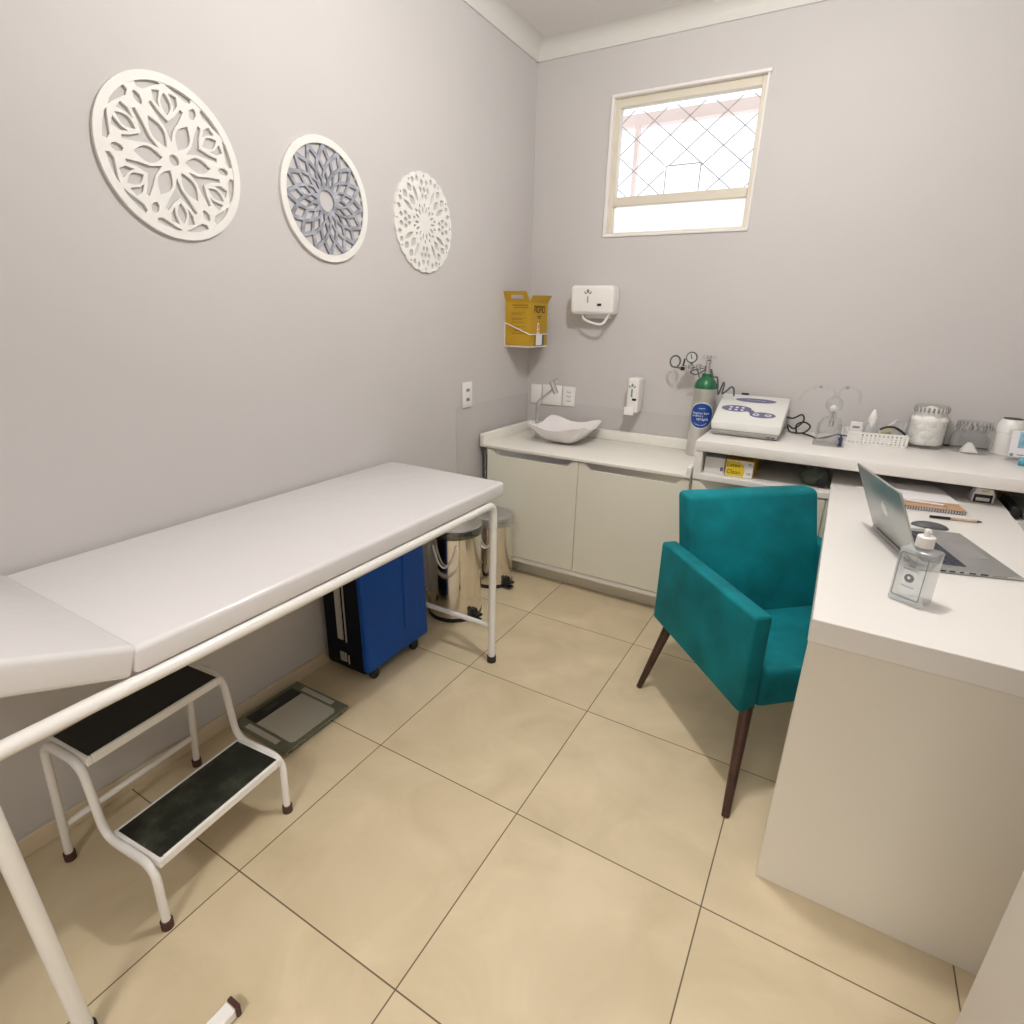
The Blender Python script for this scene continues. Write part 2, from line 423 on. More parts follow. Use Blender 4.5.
def clip_draw(x0, z0, x1, z1):
    n = 60; run = []
    for i in range(n + 1):
        t = i / n; x = x0 + (x1 - x0) * t; z = z0 + (z1 - z0) * t
        ok = gx0 <= x <= gx1 and gz0 <= z <= gz1 and not (sx0 < x < sx1 and sz0 <= z < sz1)
        if ok: run.append((x, gy, z))
        if (not ok or i == n) and run:
            if len(run) > 1: b.tube([run[0], run[-1]], .0024, 6)
            run = []
sl = dz / dx
for k in range(-8, 9):
    zc = gz0 + .055 + k * dz
    clip_draw(gx0, zc, gx1, zc + sl * (gx1 - gx0)); clip_draw(gx0, zc, gx1, zc - sl * (gx1 - gx0))
for p, q in (((sx0, gy, sz0), (sx0, gy, sz1)), ((sx0, gy, sz1), (sx1, gy, sz1)), ((sx1, gy, sz1), (sx1, gy, sz0)), ((gx0, gy, gz0), (gx1, gy, gz0))): b.tube([p, q], .0026, 6)
b.build('window_grille', M['rod'], w)
# pink beam frame of a roof outside
t = thing('awning_frame', 'pale pink beam frame of an awning seen outside through the window', 'awning', (-.25, 2.5, 1.8))
b = MB(); b.box(-1.3, .9, 2.60, 2.66, 2.425, 2.485); b.build('beam', M['pink'], t)
b = MB(); b.box(-.745, -.722, 2.60, 2.64, 0, 2.425); b.build('post', M['pink'], t)
b = MB(); b.box(.030, .055, 2.60, 2.64, 0, 2.425); b.build('post', M['pink'], t)
b = MB(); b.box(-1.3, .9, 2.60, 2.63, 2.560, 2.585); b.build('rail', M['pink'], t)

# ------------------------------------------------------------------ carved wall discs
def disc(name, label, cy, cz, loops, mtl, thick=.012, x=XL + .006, group=None):
    t = thing(name, label, 'wall art', (XL, cy, cz), group=group); return t
FX = lambda cy, cz, x: frame_mtx((x, cy, cz), (0, 1, 0), (0, 0, 1))
# first: six petals
R1 = .187; cy, cz = -.088, 1.715
d1 = thing('carved_disc', 'large white openwork wall disc with six petals, nearest above the bed', 'wall art', (XL, cy, cz), group='carved wall discs')
L1 = [circle(0, 0, .0130, 20)]
for k in range(6):
    a = k * PI / 3; h = a + PI / 6
    L1.append(leaf(.029, .100, .0185, a))
    L1.append(polar([(.122, 0), (.128, -.055), (.140, -.07), (.149, -.035), (.152, 0), (.149, .035), (.140, .07), (.128, .055)], a))
    L1.append(polar([(.040, 0), (.068, -.14), (.094, -.29), (.124, -.355), (.126, -.29), (.104, -.19), (.086, 0), (.104, .19), (.126, .29), (.124, .355), (.094, .29), (.068, .14)], h))
    L1.append(leaf(.098, .148, .0130, h))
    for sg in (1, -1):
        L1.append(polar([(.112, sg * .155), (.126, sg * .145), (.150, sg * .075), (.149, sg * .21), (.130, sg * .235)], h))
        L1.append(polar([(.164, sg * .03), (.1685, sg * .12), (.1690, sg * .30), (.1685, sg * .43), (.157, sg * .44), (.150, sg * .36), (.153, sg * .25), (.160, sg * .11)], h))
b = MB(); b.mesh(plate_mesh([circle(0, 0, R1, 72), circle(0, 0, .1675, 60)], .010), FX(cy, cz, XL + .0048)); b.build('ring', M['white_art'], d1)
b = MB(); b.mesh(plate_mesh([circle(0, 0, .1695, 72)] + L1, .008), FX(cy, cz, XL + .0038)); b.build('fretwork', M['white_art'], d1)
# second: grey lotus in a white ring
R2 = .187; cy, cz = .424, 1.703
d2 = thing('carved_disc', 'wall disc with slate grey lotus fretwork inside a plain white ring', 'wall art', (XL, cy, cz), group='carved wall discs')
b = MB(); b.mesh(plate_mesh([circle(0, 0, R2, 72), circle(0, 0, .165, 60)], .011), FX(cy, cz, XL + .0053)); b.build('ring', M['white_art'], d2)
L2 = [circle(0, 0, .032, 32)]; n2 = 16
for k in range(n2):
    a = 2 * PI * k / n2; h = a + PI / n2
    L2.append(polar([(.042, 0), (.062, -.135), (.086, 0), (.062, .135)], a))
    L2.append(polar([(.068, 0), (.092, -.135), (.119, 0), (.092, .135)], h))
    L2.append(polar([(.100, 0), (.125, -.130), (.151, 0), (.125, .130)], a))
    L2.append(polar([(.131, 0), (.1640, -.155), (.1655, 0), (.1640, .155)], h))
b = MB(); b.mesh(plate_mesh([circle(0, 0, .168, 64)] + L2, .008), FX(cy, cz, XL + .0038)); b.build('fretwork', M['grey_art'], d2)
# third: scalloped lace
R3 = .187; cy, cz = .942, 1.704
d3 = thing('carved_disc', 'white lacy wall disc with scalloped edge, nearest the window corner', 'wall art', (XL, cy, cz), group='carved wall discs')
out = []
for i in range(144):
    a = 2 * PI * i / 144; out.append(((R3 - .006 + .006 * abs(math.sin(12 * a)) ** .7) * math.cos(a), (R3 - .006 + .006 * abs(math.sin(12 * a)) ** .7) * math.sin(a)))
L3 = []
for k in range(14):
    a = 2 * PI * k / 14
    L3.append(leaf(.036, .064, .0050, a, 5)); L3.append(leaf(.058, .076, .0050, a + PI / 14, 5))
for k in range(4):
    a = k * PI / 2; h = a + PI / 4
    for rr, aa, w_ in ((.098, .11, .0085), (.098, -.11, .0085), (.122, .19, .0090), (.120, 0, .0095), (.122, -.19, .0090), (.147, .105, .0100), (.147, -.105, .0100)):
        L3.append(leaf(rr - .0125, rr + .0125, w_ * 1.0, a + aa, 6))
    L3.append(leaf(.166, .177, .0045, a, 5))
    L3.append(leaf(.084, .130, .0135, h, 8))
    for sg in (1, -1):
        L3.append(leaf(.084, .146, .0095, h + sg * .29, 8))
        L3.append(leaf(.132, .166, .0130, h + sg * .125, 7)); L3.append(leaf(.152, .176, .0100, h + sg * .33, 6))
        L3.append(leaf(.150, .176, .0095, h + sg * .51, 6)); L3.append(leaf(.167, .179, .0045, h + sg * .21, 5))
b = MB(); b.mesh(plate_mesh([out] + L3, .009), FX(cy, cz, XL + .0043)); b.build('fretwork', M['white_art'], d3)

# ------------------------------------------------------------------ exam bed
bed = thing('examination_bed', 'white vinyl examination bed on white tubular frame against the left wall', 'bed', (-.74, 0, 0))
bx0, bx1 = -1.020, -.455
def pad(m, y0, y1, z0, z1, piv=None, ang=0):
    bev = .012
    t = bmesh.new(); bmesh.ops.create_cube(t, size=1)
    for v in t.verts: v.co = Vector(((bx0 + bx1) / 2 + v.co.x * (bx1 - bx0), (y0 + y1) / 2 + v.co.y * (y1 - y0), (z0 + z1) / 2 + v.co.z * (z1 - z0)))
    bmesh.ops.bevel(t, geom=t.edges[:], offset=bev, segments=4, profile=.5, affect='EDGES')
    mm = None
    if piv is not None: mm = Matrix.Translation(piv) @ Matrix.Rotation(ang, 4, 'X') @ Matrix.Translation(-Vector(piv))
    m._join(t, mm)
b = MB(); pad(b, -.670, .668, .704, .760); b.build('mattress_pad', M['vinyl'], bed)
b = MB(); pad(b, -1.17, -.676, .704, .768, (0, -.682, .704), -math.radians(22)); b.build('headrest_pad', M['vinyl'], bed)
b = MB(); b.hexa([(bx0 + .02, -.64, .690), (bx1 - .03, -.64, .690), (bx1 - .03, .65, .690), (bx0 + .02, .65, .690), (bx0 + .02, -.64, .7035), (bx1 - .03, -.64, .7035), (bx1 - .03, .65, .7035), (bx0 + .02, .65, .7035)]); b.build('bed_board', M['pale_plastic'], bed)
for xx in (-.462, -1.000):
    b = MB(); yN = -.912
    b.tube(smooth_path([(xx, yN + .001, .64), (xx, yN, .688), (xx, .598, .688), (xx, .600, .60)], .040, 8), .0150, 14)
    b.build('side_rail', M['enamel'], bed)
for xx in (-.462, -1.000):
    for yy in (-.890, .600):
        yt = -.911 if yy < 0 else yy
        b = MB(); b.tube([(xx, yt, .650), (xx, yy, .018)], .0148, 14)
        lg = b.build('leg', M['enamel'], bed)
        b = MB(); b.lathe([(.0, 0), (.0185, 0), (.019, .004), (.019, .026), (.017, .028)], (xx, yy, 0), 16); b.build('rubber_foot', M['black_rubber'], lg)
for yy in (-.890, .600):
    if yy > 0: b = MB(); b.tube([(-.99, yy, .165), (-.472, yy, .165)], .0105, 10); b.build('cross_bar', M['enamel'], bed)
    if yy > 0: b = MB(); b.tube([(-.99, yy + (.03 if yy < 0 else -.03), .690), (-.472, yy + (.03 if yy < 0 else -.03), .690)], .0105, 10); b.build('cross_bar', M['enamel'], bed)

# ------------------------------------------------------------------ step stool
st = thing('step_stool', 'white tubular two-step stool with black treads beside the bed', 'step stool', (-.74, -.52, 0))
for yy in (-.697, -.338):
    b = MB()
    b.tube(smooth_path([(-.545, yy, .015), (-.540, yy, .190), (-.712, yy, .193), (-.735, yy, .392), (-.885, yy, .392), (-.930, yy, .015)], .045, 7), .0096, 12)
    f = b.build('side_frame', M['enamel'], st)
    for xx in (-.545, -.930):
        b = MB(); b.lathe([(0, 0), (.0135, 0), (.0135, .022), (.012, .024)], (xx, yy, 0), 14); b.build('rubber_foot', M['brown_rubber'], f)
for x0, x1, z, mt in ((-.700, -.532, .193, 'worn'), (-.878, -.725, .394, 'tread')):
    b = MB(); y0, y1 = -.688, -.347
    b.box(x0, x1, y0, y0 + .012, z - .014, z + .008, bev=.002, seg=1); b.box(x0, x1, y1 - .012, y1, z - .014, z + .008, bev=.002, seg=1)
    b.box(x0, x0 + .012, y0 + .012, y1 - .012, z - .014, z + .008, bev=.002, seg=1); b.box(x1 - .012, x1, y0 + .012, y1 - .012, z - .014, z + .008, bev=.002, seg=1)
    b.box(x0 + .01, x1 - .01, y0 + .01, y1 - .01, z - .008, z - .001)
    s_ = b.build('step', M['enamel'], st)
    b = MB(); b.box(x0 + .008, x1 - .007, y0 + .007, y1 - .007, z, z + .0095, bev=.002, seg=1); q = b.build('tread', M[mt], s_)
    if mt == 'worn': q['label'] = 'worn black rubber tread with scuffs and dust'
b = MB(); b.tube([(-.918, -.688, .115), (-.918, -.347, .115)], .0085, 10); b.build('cross_bar', M['enamel'], st)

st.rotation_euler.z = math.radians(4.5); st.location += Vector((-.006, -.010, 0))
# ------------------------------------------------------------------ bathroom scale
sc = thing('bathroom_scale', 'square tinted glass bathroom scale on the floor by the left wall', 'scale', (-.87, -.06, 0))
X0, X1, Y0, Y1 = -1.004, -.732, -.205, .070
b = MB(); b.box(X0, X1, Y0, Y1, .016, .022, bev=.002, seg=1); b.build('glass_plate', M['scaleglass'], sc)
b = MB(); b.prism([(X0 + .074, Y0 + .042), (X1 - .030, Y0 + .042), (X1 - .018, Y0 + .054), (X1 - .018, Y1 - .054), (X1 - .030, Y1 - .042), (X0 + .074, Y1 - .042)], 2, .0222, .0236); b.build('metal_panel', M['scalemetal'], sc)
b = MB(); b.box(X0 + .018, X0 + .074, Y0 + .042, Y1 - .042, .0222, .0240); p = b.build('display_strip', M['black'], sc)
b = MB(); b.box(X0 + .034, X0 + .054, -.105, -.050, .0240, .0244); b.build('lcd_window', M['lcd'], p)
for xx, yy in ((X0 + .03, Y0 + .03), (X1 - .03, Y0 + .03), (X0 + .03, Y1 - .03), (X1 - .03, Y1 - .03)):
    b = MB(); b.lathe([(0, 0), (.016, 0), (.018, .016), (0, .016)], (xx, yy, 0), 16); b.build('foot', M['black_rubber'], sc)
for yy in (Y0 + .021, Y1 - .021): b = MB(); b.box(X0 + .055, X1 - .06, yy - .010, yy + .010, .0222, .0230); b.build('electrode_strip', M['scalemetal'], sc)

# ------------------------------------------------------------------ blue wheeled case
cs = thing('trolley_case', 'blue and black wheeled case standing under the examination bed', 'suitcase', (-.89, .385, 0))
b = MB(); b.box(-1.006, -.796, .220, .560, .024, .640, bev=.020, seg=4); b.build('case_body', M['navy'], cs)
b = MB(); b.hexa([(-.806, .214, .045), (-.772, .214, .045), (-.772, .580, .045), (-.806, .580, .045), (-.806, .206, .640), (-.772, .206, .640), (-.772, .560, .640), (-.806, .560, .640)], bev=.014, seg=3)
fp = b.build('front_panel', M['blue'], cs)
fp['label'] = 'bright blue front panel with an upright rib'
b = MB(); b.box(-.774, -.7690, .426, .446, .14, .50, bev=.0022, seg=2); b.build('panel_rib', M['blue'], fp)
b = MB()
for k in range(3): b.box(-.928 + k * .0100, -.9190 + k * .0100, .2165, .2225, .158, .58)
b.box(-.886, -.881, .2165, .2225, .152, .58); b.build('trim_strip', M['silver'], cs)
b = MB()
for k in range(3): b.box(-.922 + k * .0125, -.9145 + k * .0125, .2165, .2225, .062, .102)
b.box(-.880, -.875, .2165, .2225, .056, .096); b.build('badge', M['silver'], cs)
b = MB(); b.tube(smooth_path([(-.95, .31, .635), (-.95, .31, .668), (-.95, .47, .668), (-.95, .47, .635)], .015, 4), .007, 8); b.build('carry_handle', M['black'], cs)
for xx, yy in ((-.793, .262), (-.793, .500)):
    b = MB(); b.box(xx - .016, xx + .016, yy - .014, yy + .014, .030, .056, bev=.004, seg=1)
    b.lathe([(0, -.010), (.019, -.010), (.021, -.006), (.021, .006), (.019, .010), (0, .010)], (xx, yy, .021), 18, Matrix.Rotation(PI / 2, 4, 'Y'))
    b.build('wheel', M['black_rubber'], cs)

# ------------------------------------------------------------------ pedal bins
def bin_(label, cx, cy, r, h, pa, scale=1.0):
    t = thing('pedal_bin', label, 'bin', (cx, cy, 0), group='steel pedal bins')
    b = MB(); b.lathe([(0, .002), (r * .99, .002), (r, .006), (r, .020), (r * .985, .022)], (cx, cy, 0), 48); b.build('base_ring', M['black'], t)
    b = MB(); b.lathe([(r * .985, .0215), (r * .985, h), (r * .95, h), (r * .95, .03), (0, .03)], (cx, cy, 0), 48, close=False); b.build('bucket', M['steel'], t)
    b = MB(); b.lathe([(r * .955, h + .001), (r * 1.02, h + .001), (r * 1.03, h + .005), (r * 1.03, h + .030), (r * 1.0, h + .037)], (cx, cy, 0), 48); b.build('collar', M['collar'] if scale == 1 else M['alu'], t)
    b = MB(); b.lathe([(r * 1.0, h + .0375), (r * .98, h + .044), (r * .8, h + .054), (r * .4, h + .060), (0, h + .061)], (cx, cy, 0), 48); b.build('lid', M['alu'], t)
    c, s_ = math.cos(pa), math.sin(pa)
    mt = frame_mtx((cx + c * r, cy + s_ * r, 0), (c, s_, 0), (-s_, c, 0))
    b = MB(); b.box(-.012, .045, -.020, .020, .010, .017, bev=.003, seg=1, mtx=mt)
    b.prism([(-.004, .018), (.020, .018), (.050, .036), (.046, .046), (.020, .040), (.010, .058), (-.004, .058)], 1, -.017, .017)
    vs = b.bm.verts[-14:]
    for v in vs: v.co = mt @ v.co
    b.build('pedal', M['black'], t)
    b = MB(); ha = pa - 1.05
    pts = []
    for i in range(13):
        u = -1 + 2 * i / 12; a = ha + u * .42
        pts.append((cx + math.cos(a) * (r + .009), cy + math.sin(a) * (r + .009), h * .93 - .10 * scale * (1 - u * u)))
    b.tube(pts, .0045, 8); b.build('bail_handle', M['white_plastic'], t)
    b = MB(); hb = pa + PI
    b.box(-.02, .016, -.03, .03, h - .05, h + .03, bev=.004, seg=1, mtx=frame_mtx((cx + math.cos(hb) * (r + .005), cy + math.sin(hb) * (r + .005), 0), (math.cos(hb), math.sin(hb), 0), (-math.sin(hb), math.cos(hb), 0)))
    b.build('hinge', M['black'], t)
    return t
bin_('larger polished steel pedal bin under the foot end of the bed', -.840, .870, .128, .412, -.25)
bin_('smaller polished steel pedal bin against the cabinet doors', -.862, 1.242, .110, .338, -.30, .8)

# ------------------------------------------------------------------ base cabinets
YC = 1.36
def door(m, x0, x1, z0, z1, depth=.030):
    ins, sl_ = .030, .030
    poly = [(x0, z0), (x1, z0), (x1, z1), (x1 - ins, z1), (x1 - ins - sl_, z1 - depth), (x0 + ins + sl_, z1 - depth), (x0 + ins, z1), (x0, z1)]
    m.prism(poly, 1, YC, YC + .018)
cb = thing('base_cabinet', 'white two-door base cabinet under the sink counter', 'cabinet', (-.44, 1.62, 0))
b = MB(); b.box(-.985, .088, YC + .019, YB - .003, .10, .680); b.build('carcass', M['cab'], cb)
b = MB(); b.box(-.985, .088, YC + .004, YC + .019, .084, .108); b.build('bottom_strip', M['lam'], cb)
b = MB(); b.box(-.985, .088, 1.428, 1.445, 0, .099); b.build('plinth', M['plinth'], cb)
b = MB(); b.box(-.985, .088, YC + .010, YC + .0195, .655, .697); b.build('finger_recess', M['alu'], cb)
for x0, x1 in ((-.972, -.4505), (-.4475, .082)):
    b = MB(); door(b, x0, x1, .112, .692, .032); b.build('door', M['cab'], cb)
b = MB(); b.box(-.994, -.9855, YC + .006, YC + .02, 0.10, .690); b.build('gap_shade_strip', M['gap_shade'], cb)  # shadow gap at the cabinet's left end, painted as a dark strip
ct = thing('sink_counter', 'white stone counter with raised lip carrying the vessel sink', 'counter', (-.45, 1.62, .69))
b = MB(); b.box(-1.014, .070, YC - .010, YB - .003, .698, .712, bev=.002, seg=2); b.build('slab', M['stone'], ct)
b = MB(); b.box(-1.014, -.990, YC - .010, YB - .003, .7115, .766, bev=.003, seg=2); b.box(-.995, .066, YB - .030, YB - .003, .7115, .766, bev=.004, seg=2)
b.box(.066, .086, YC - .010, YB - .003, .698, .748, bev=.003, seg=2); b.build('upstand', M['stone'], ct)

c2 = thing('base_cabinet', 'white base cabinet with open shelf, partly hidden behind the teal chair', 'cabinet', (1.1, 1.62, 0))
b = MB(); b.box(.092, 2.20, YC + .019, YB - .003, .10, .676); b.build('carcass', M['cab'], c2)
b = MB(); b.box(.092, 2.20, YC - .004, YB - .003, .700, .725, bev=.002, seg=1); b.build('shelf_board', M['lam'], c2)
b = MB(); b.box(.092, .122, YC - .002, YB - .003, .7255, .8240); b.build('side_support', M['lam'], c2)
b = MB(); b.box(.122, 2.2, YB - .02, YB - .003, .7255, .8240); b.build('shelf_back', M['cab'], c2)
b = MB(); b.box(2.17, 2.20, YC - .002, YB - .021, .7255, .8240); b.build('side_support', M['lam'], c2)
b = MB(); b.box(.092, 2.20, YC + .004, YC + .019, .084, .108); b.build('bottom_strip', M['lam'], c2)
b = MB(); b.box(.092, 2.20, 1.428, 1.445, 0, .099); b.build('plinth', M['plinth'], c2)
b = MB(); b.box(.092, 2.20, YC + .010, YC + .0195, .655, .698); b.build('finger_recess', M['alu'], c2)
for x0, x1 in ((.095, .612), (.616, 1.135), (1.139, 1.66), (1.664, 2.19)):
    b = MB(); door(b, x0, x1, .112, .692, .032); b.build('door', M['cab'], c2)
b = MB(); b.box(.088, 2.2, YC - .006, YB - .003, .8250, .870, bev=.003, seg=2)
tag(b.build('ledge_shelf', M['lam']), 'long thick white ledge shelf along the back wall carrying jars and machine', 'shelf')

# ------------------------------------------------------------------ desk
dk = thing('desk', 'white laminate desk running out from the back cabinets on the right', 'desk', (.89, .9, 0))
DX0, DX1, DY0, DY1 = .620, 1.162, .155, 1.70
b = MB(); b.box(DX0, DX1, DY0, YC - .03, .7010, .756, bev=.0015, seg=1); b.box(DX0, DX1, YC - .031, DY1, .7262, .756); b.build('desktop', M['lam'], dk)
b = MB(); b.box(DX0 + .003, DX1 - .003, DY0 + .002, DY0 + .044, 0, .7003, bev=.001, seg=1); b.build('end_panel', M['deskend'], dk)

# ------------------------------------------------------------------ teal armchair (local frame: +Y forward)
ch = thing('armchair', 'teal velvet armchair with dark wooden legs pulled up to the desk', 'chair', (.549, .799, 0), math.radians(222.4))
HW = .310
for s_ in (1, -1):
    b = MB()
    xo, xi = s_ * HW, s_ * (HW - .058)
    y0, y1 = -.285, .264
    P = [(xo, y0, .294), (xo, y1, .290), (xi, y1, .290), (xi, y0, .294), (xo, y0, .603), (xo, y1, .601), (xi, y1, .601), (xi, y0, .603)]
    b.hexa(P, bev=.011, seg=3); b.build('armrest', M['teal'], ch, local=True)
b = MB()                                                   # seat cushion
iw = HW - .059
def seat_box(m):
    t = bmesh.new(); v = []
    P = [(-iw, -.12, .296), (iw, -.12, .296), (iw, .264, .292), (-iw, .264, .292), (-iw, -.12, .390), (iw, -.12, .390), (iw, .262, .424), (-iw, .262, .424)]
    m.hexa(P, bev=.024, seg=4)
seat_box(b); b.build('seat', M['teal'], ch, local=True)
b = MB()                                                   # backrest, leaning back
P = [(-iw, -.205, .300), (iw, -.205, .300), (iw, -.085, .300), (-iw, -.085, .300), (-iw - .010, -.312, .788), (iw + .010, -.312, .788), (iw + .010, -.232, .788), (-iw - .010, -.232, .788)]
b.hexa(P, bev=.020, seg=4); b.build('backrest', M['teal'], ch, local=True)
for (tx, ty, fx, fy) in ((.268, .245, .352, .345), (-.268, .245, -.352, .345), (.265, -.225, .345, -.262), (-.265, -.225, -.345, -.262)):
    b = MB(); b.tube([(tx, ty, .305), (fx, fy, .0)], .0185, 14, r2=.0115)
    for v in b.bm.verts: v.co.z = max(v.co.z, 0)
    b.build('leg', M['wood'], ch, local=True)

# ------------------------------------------------------------------ sink, tap
sk = thing('vessel_sink', 'square white ceramic vessel sink with upswept corners on the counter', 'sink', (-.672, 1.668, .7125))
def sink_ring(hs, n, z, lift, N=96):
    o = []
    for i in range(N):
        a = 2 * PI * (i + .5) / N; c, q = math.cos(a), math.sin(a)
        r = (abs(c) ** n + abs(q) ** n) ** (-1 / n)
        k = (abs(math.sin(2 * a))) ** 3.2
        o.append(Vector((-.672 + hs * r * c, 1.668 + hs * r * q, .7125 + z + lift * k)))
    return o
prof = []
for i in range(11):                                        # outside, foot to rim
    t = i / 10; prof.append((.058 + .104 * t ** .9, 3.0 + 11 * t, .001 + .082 * t ** 1.25, .026 * t ** 2))
for i in range(10, 0, -1):                                 # inside, rim to floor of the bowl
    t = i / 10; prof.append((.058 + .104 * t ** .9 - .007, 3.0 + 11 * t, .008 + .077 * t ** 1.25, .026 * t ** 2))
b = MB(); tt = bmesh.new(); R_ = [[tt.verts.new(v) for v in sink_ring(*q)] for q in prof]
for A, B in zip(R_, R_[1:]):
    for i in range(96): tt.faces.new([A[i], A[(i + 1) % 96], B[(i + 1) % 96], B[i]])
tt.faces.new(R_[0]); tt.faces.new(R_[-1]); bmesh.ops.recalc_face_normals(tt, faces=tt.faces); b._join(tt)
b.build('bowl', M['ceramic'], sk, smooth=50)
b = MB(); b.lathe([(0, .0), (.018, .0), (.020, .003), (0, .004)], (-.672, 1.668, .7215), 20); b.build('drain', M['chrome'], sk)
tp = thing('tap', 'tall chrome tap with bent neck behind the vessel sink', 'tap', (-.848, 1.672, .7125))
b = MB(); b.lathe([(0, 0), (.022, 0), (.022, .004), (.014, .010), (.0, .011)], (-.848, 1.672, .7125), 24); b.build('base', M['chrome'], tp)
b = MB(); b.tube(smooth_path([(-.848, 1.672, .72), (-.848, 1.672, .905), (-.742, 1.655, .990)], .022, 8), .0085, 12); b.build('neck', M['chrome'], tp)
b = MB(); b.tube([(-.757, 1.652, 1.030), (-.727, 1.652, .968)], .0140, 16); hd = b.build('spout_head', M['chrome'], tp)
b = MB(); b.tube([(-.757, 1.652, 1.030), (-.722, 1.656, 1.046)], .004, 8); b.build('lever', M['chrome'], hd)

# ------------------------------------------------------------------ wall plates
def plate(name, label, x0, x1, z0, z1, slots):
    t = thing(name, label, name.split('_')[-1] if False else 'wall plate', ((x0 + x1) / 2, YB, z0), group=None)
    b = MB(); b.box(x0, x1, YB - .011, YB - .0022, z0, z1, bev=.003, seg=2); b.build('faceplate', M['white_plastic'], t)
    if slots:
        for i in range(slots):
            zc = z0 + (z1 - z0) * (.28 + .22 * i); xc = (x0 + x1) / 2
            b = MB(); b.prism([(xc - .018, zc), (xc - .010, zc - .010), (xc + .010, zc - .010), (xc + .018, zc), (xc + .010, zc + .010), (xc - .010, zc + .010)], 1, YB - .0118, YB - .0111); sk_ = b.build('socket', M['pale_plastic'], t)
            b = MB()
            for dx_ in (-.009, 0, .009): b.lathe([(0, 0), (.0028, 0), (.0028, .0008), (0, .0008)], (xc + dx_, YB - .0118, zc - (.003 if dx_ == 0 else 0)), 8, Matrix.Rotation(PI / 2, 4, 'X'))
            b.build('socket_holes', M['grey_txt'], sk_)
    return t
plate('blank_plate', 'blank white wall plate behind the tap, nearest the corner', -1.000, -.930, .868, .980, 0)
plate('blank_plate', 'wider blank white wall plate between the corner plate and the socket plate', -.924, -.800, .868, .982, 0)
plate('socket_plate', 'white wall plate with three sockets right of the tap', -.794, -.715, .870, .982, 3)
t = thing('outlet_plate', 'white wall plate with two dark slots on the left wall beyond the bed', 'wall plate', (XL, 1.246, .98))
b = MB(); b.box(XL + .0022, XL + .012, 1.206, 1.286, .916, 1.040, bev=.003, seg=2); b.build('faceplate', M['white_plastic'], t)
for zc in (.955, 1.001):
    b = MB(); b.box(XL + .0121, XL + .0128, 1.232, 1.260, zc - .007, zc + .007); b.build('socket', M['grey_txt'], t)

# ------------------------------------------------------------------ paper towel and soap dispensers
def leaf_logo(m, mt, s=1.0):
    loops = [[(x * s, y * s) for x, y in lp] for lp in (
        [(0, .012), (.0065, .003), (0, -.006), (-.0065, .003)],
        [(.007, -.002), (.015, .004), (.013, -.006), (.004, -.008)],
        [(-.007, -.002), (-.015, .004), (-.013, -.006), (-.004, -.008)])]
    for lp in loops: m.mesh(plate_mesh([lp], .0008), mt)
pt = thing('paper_towel_dispenser', 'white paper towel dispenser on the back wall under the window', 'dispenser', (-.61, YB, 1.376))
px0, px1, pz0, pz1, py = -.733, -.494, 1.371, 1.512, 1.775
b = MB(); b.hexa([(px0, py + .006, pz0), (px1, py + .006, pz0), (px1 - .005, YB - .001, pz0), (px0 + .005, YB - .001, pz0), (px0, py, pz1), (px1, py, pz1), (px1 - .005, YB - .001, pz1), (px0 + .005, YB - .001, pz1)], bev=.020, seg=5); b.build('cover', M['white_plastic'], pt)
b = MB(); b.tube(smooth_path([(-.672, py + .045, pz0 + .006), (-.664, py + .030, 1.346), (-.600, py + .018, 1.326), (-.545, py + .022, 1.320), (-.522, py + .035, pz0 + .006)], .028, 6), .0065, 10); b.build('tear_guard', M['white_plastic'], pt)
b = MB(); b.box(-.66, -.53, py + .05, py + .085, 1.352, pz0 + .002); b.build('outlet_lip', M['pale_plastic'], pt)
mt = frame_mtx((-.632, py + .0006, 1.479), (1, 0, 0), (0, -.05, 1)); b = MB(); leaf_logo(b, mt, 1.35); b.build('logo', M['grey_txt'], pt)
b = MB(); b.box(-.6355, -.6285, py + .001, py + .004, 1.428, 1.459); b.build('brand_mark', M['smoke'], pt)
b = MB(); b.box(-.578, -.556, py + .0018, py + .006, 1.412, 1.424); b.build('slot', M['black'], pt)
sd = thing('soap_dispenser', 'narrow white soap dispenser on the back wall above the counter', 'dispenser', (-.345, YB, .885))
b = MB(); b.hexa([(-.383, 1.790, .884), (-.318, 1.790, .884), (-.322, YB - .0022, .884), (-.379, YB - .0022, .884), (-.382, 1.782, 1.066), (-.319, 1.782, 1.066), (-.322, YB - .0022, 1.066), (-.379, YB - .0022, 1.066)], bev=.013, seg=4); b.build('cover', M['white_plastic'], sd)
b = MB(); b.box(-.386, -.336, 1.774, 1.798, .874, .916, bev=.004, seg=2); b.build('push_tab', M['ceramic'], sd)
b = MB(); leaf_logo(b, frame_mtx((-.353, 1.7832, 1.024), (1, 0, 0), (0, -.04, 1)), 1.25); b.build('logo', M['grey_txt'], sd)
b = MB(); b.box(-.3580, -.3495, 1.7835, 1.7855, .968, 1.010); b.build('sight_window', M['grey_txt'], sd)
b = MB(); b.box(-.350, -.328, 1.7850, 1.7875, .950, .961); b.build('slot', M['black'], sd)

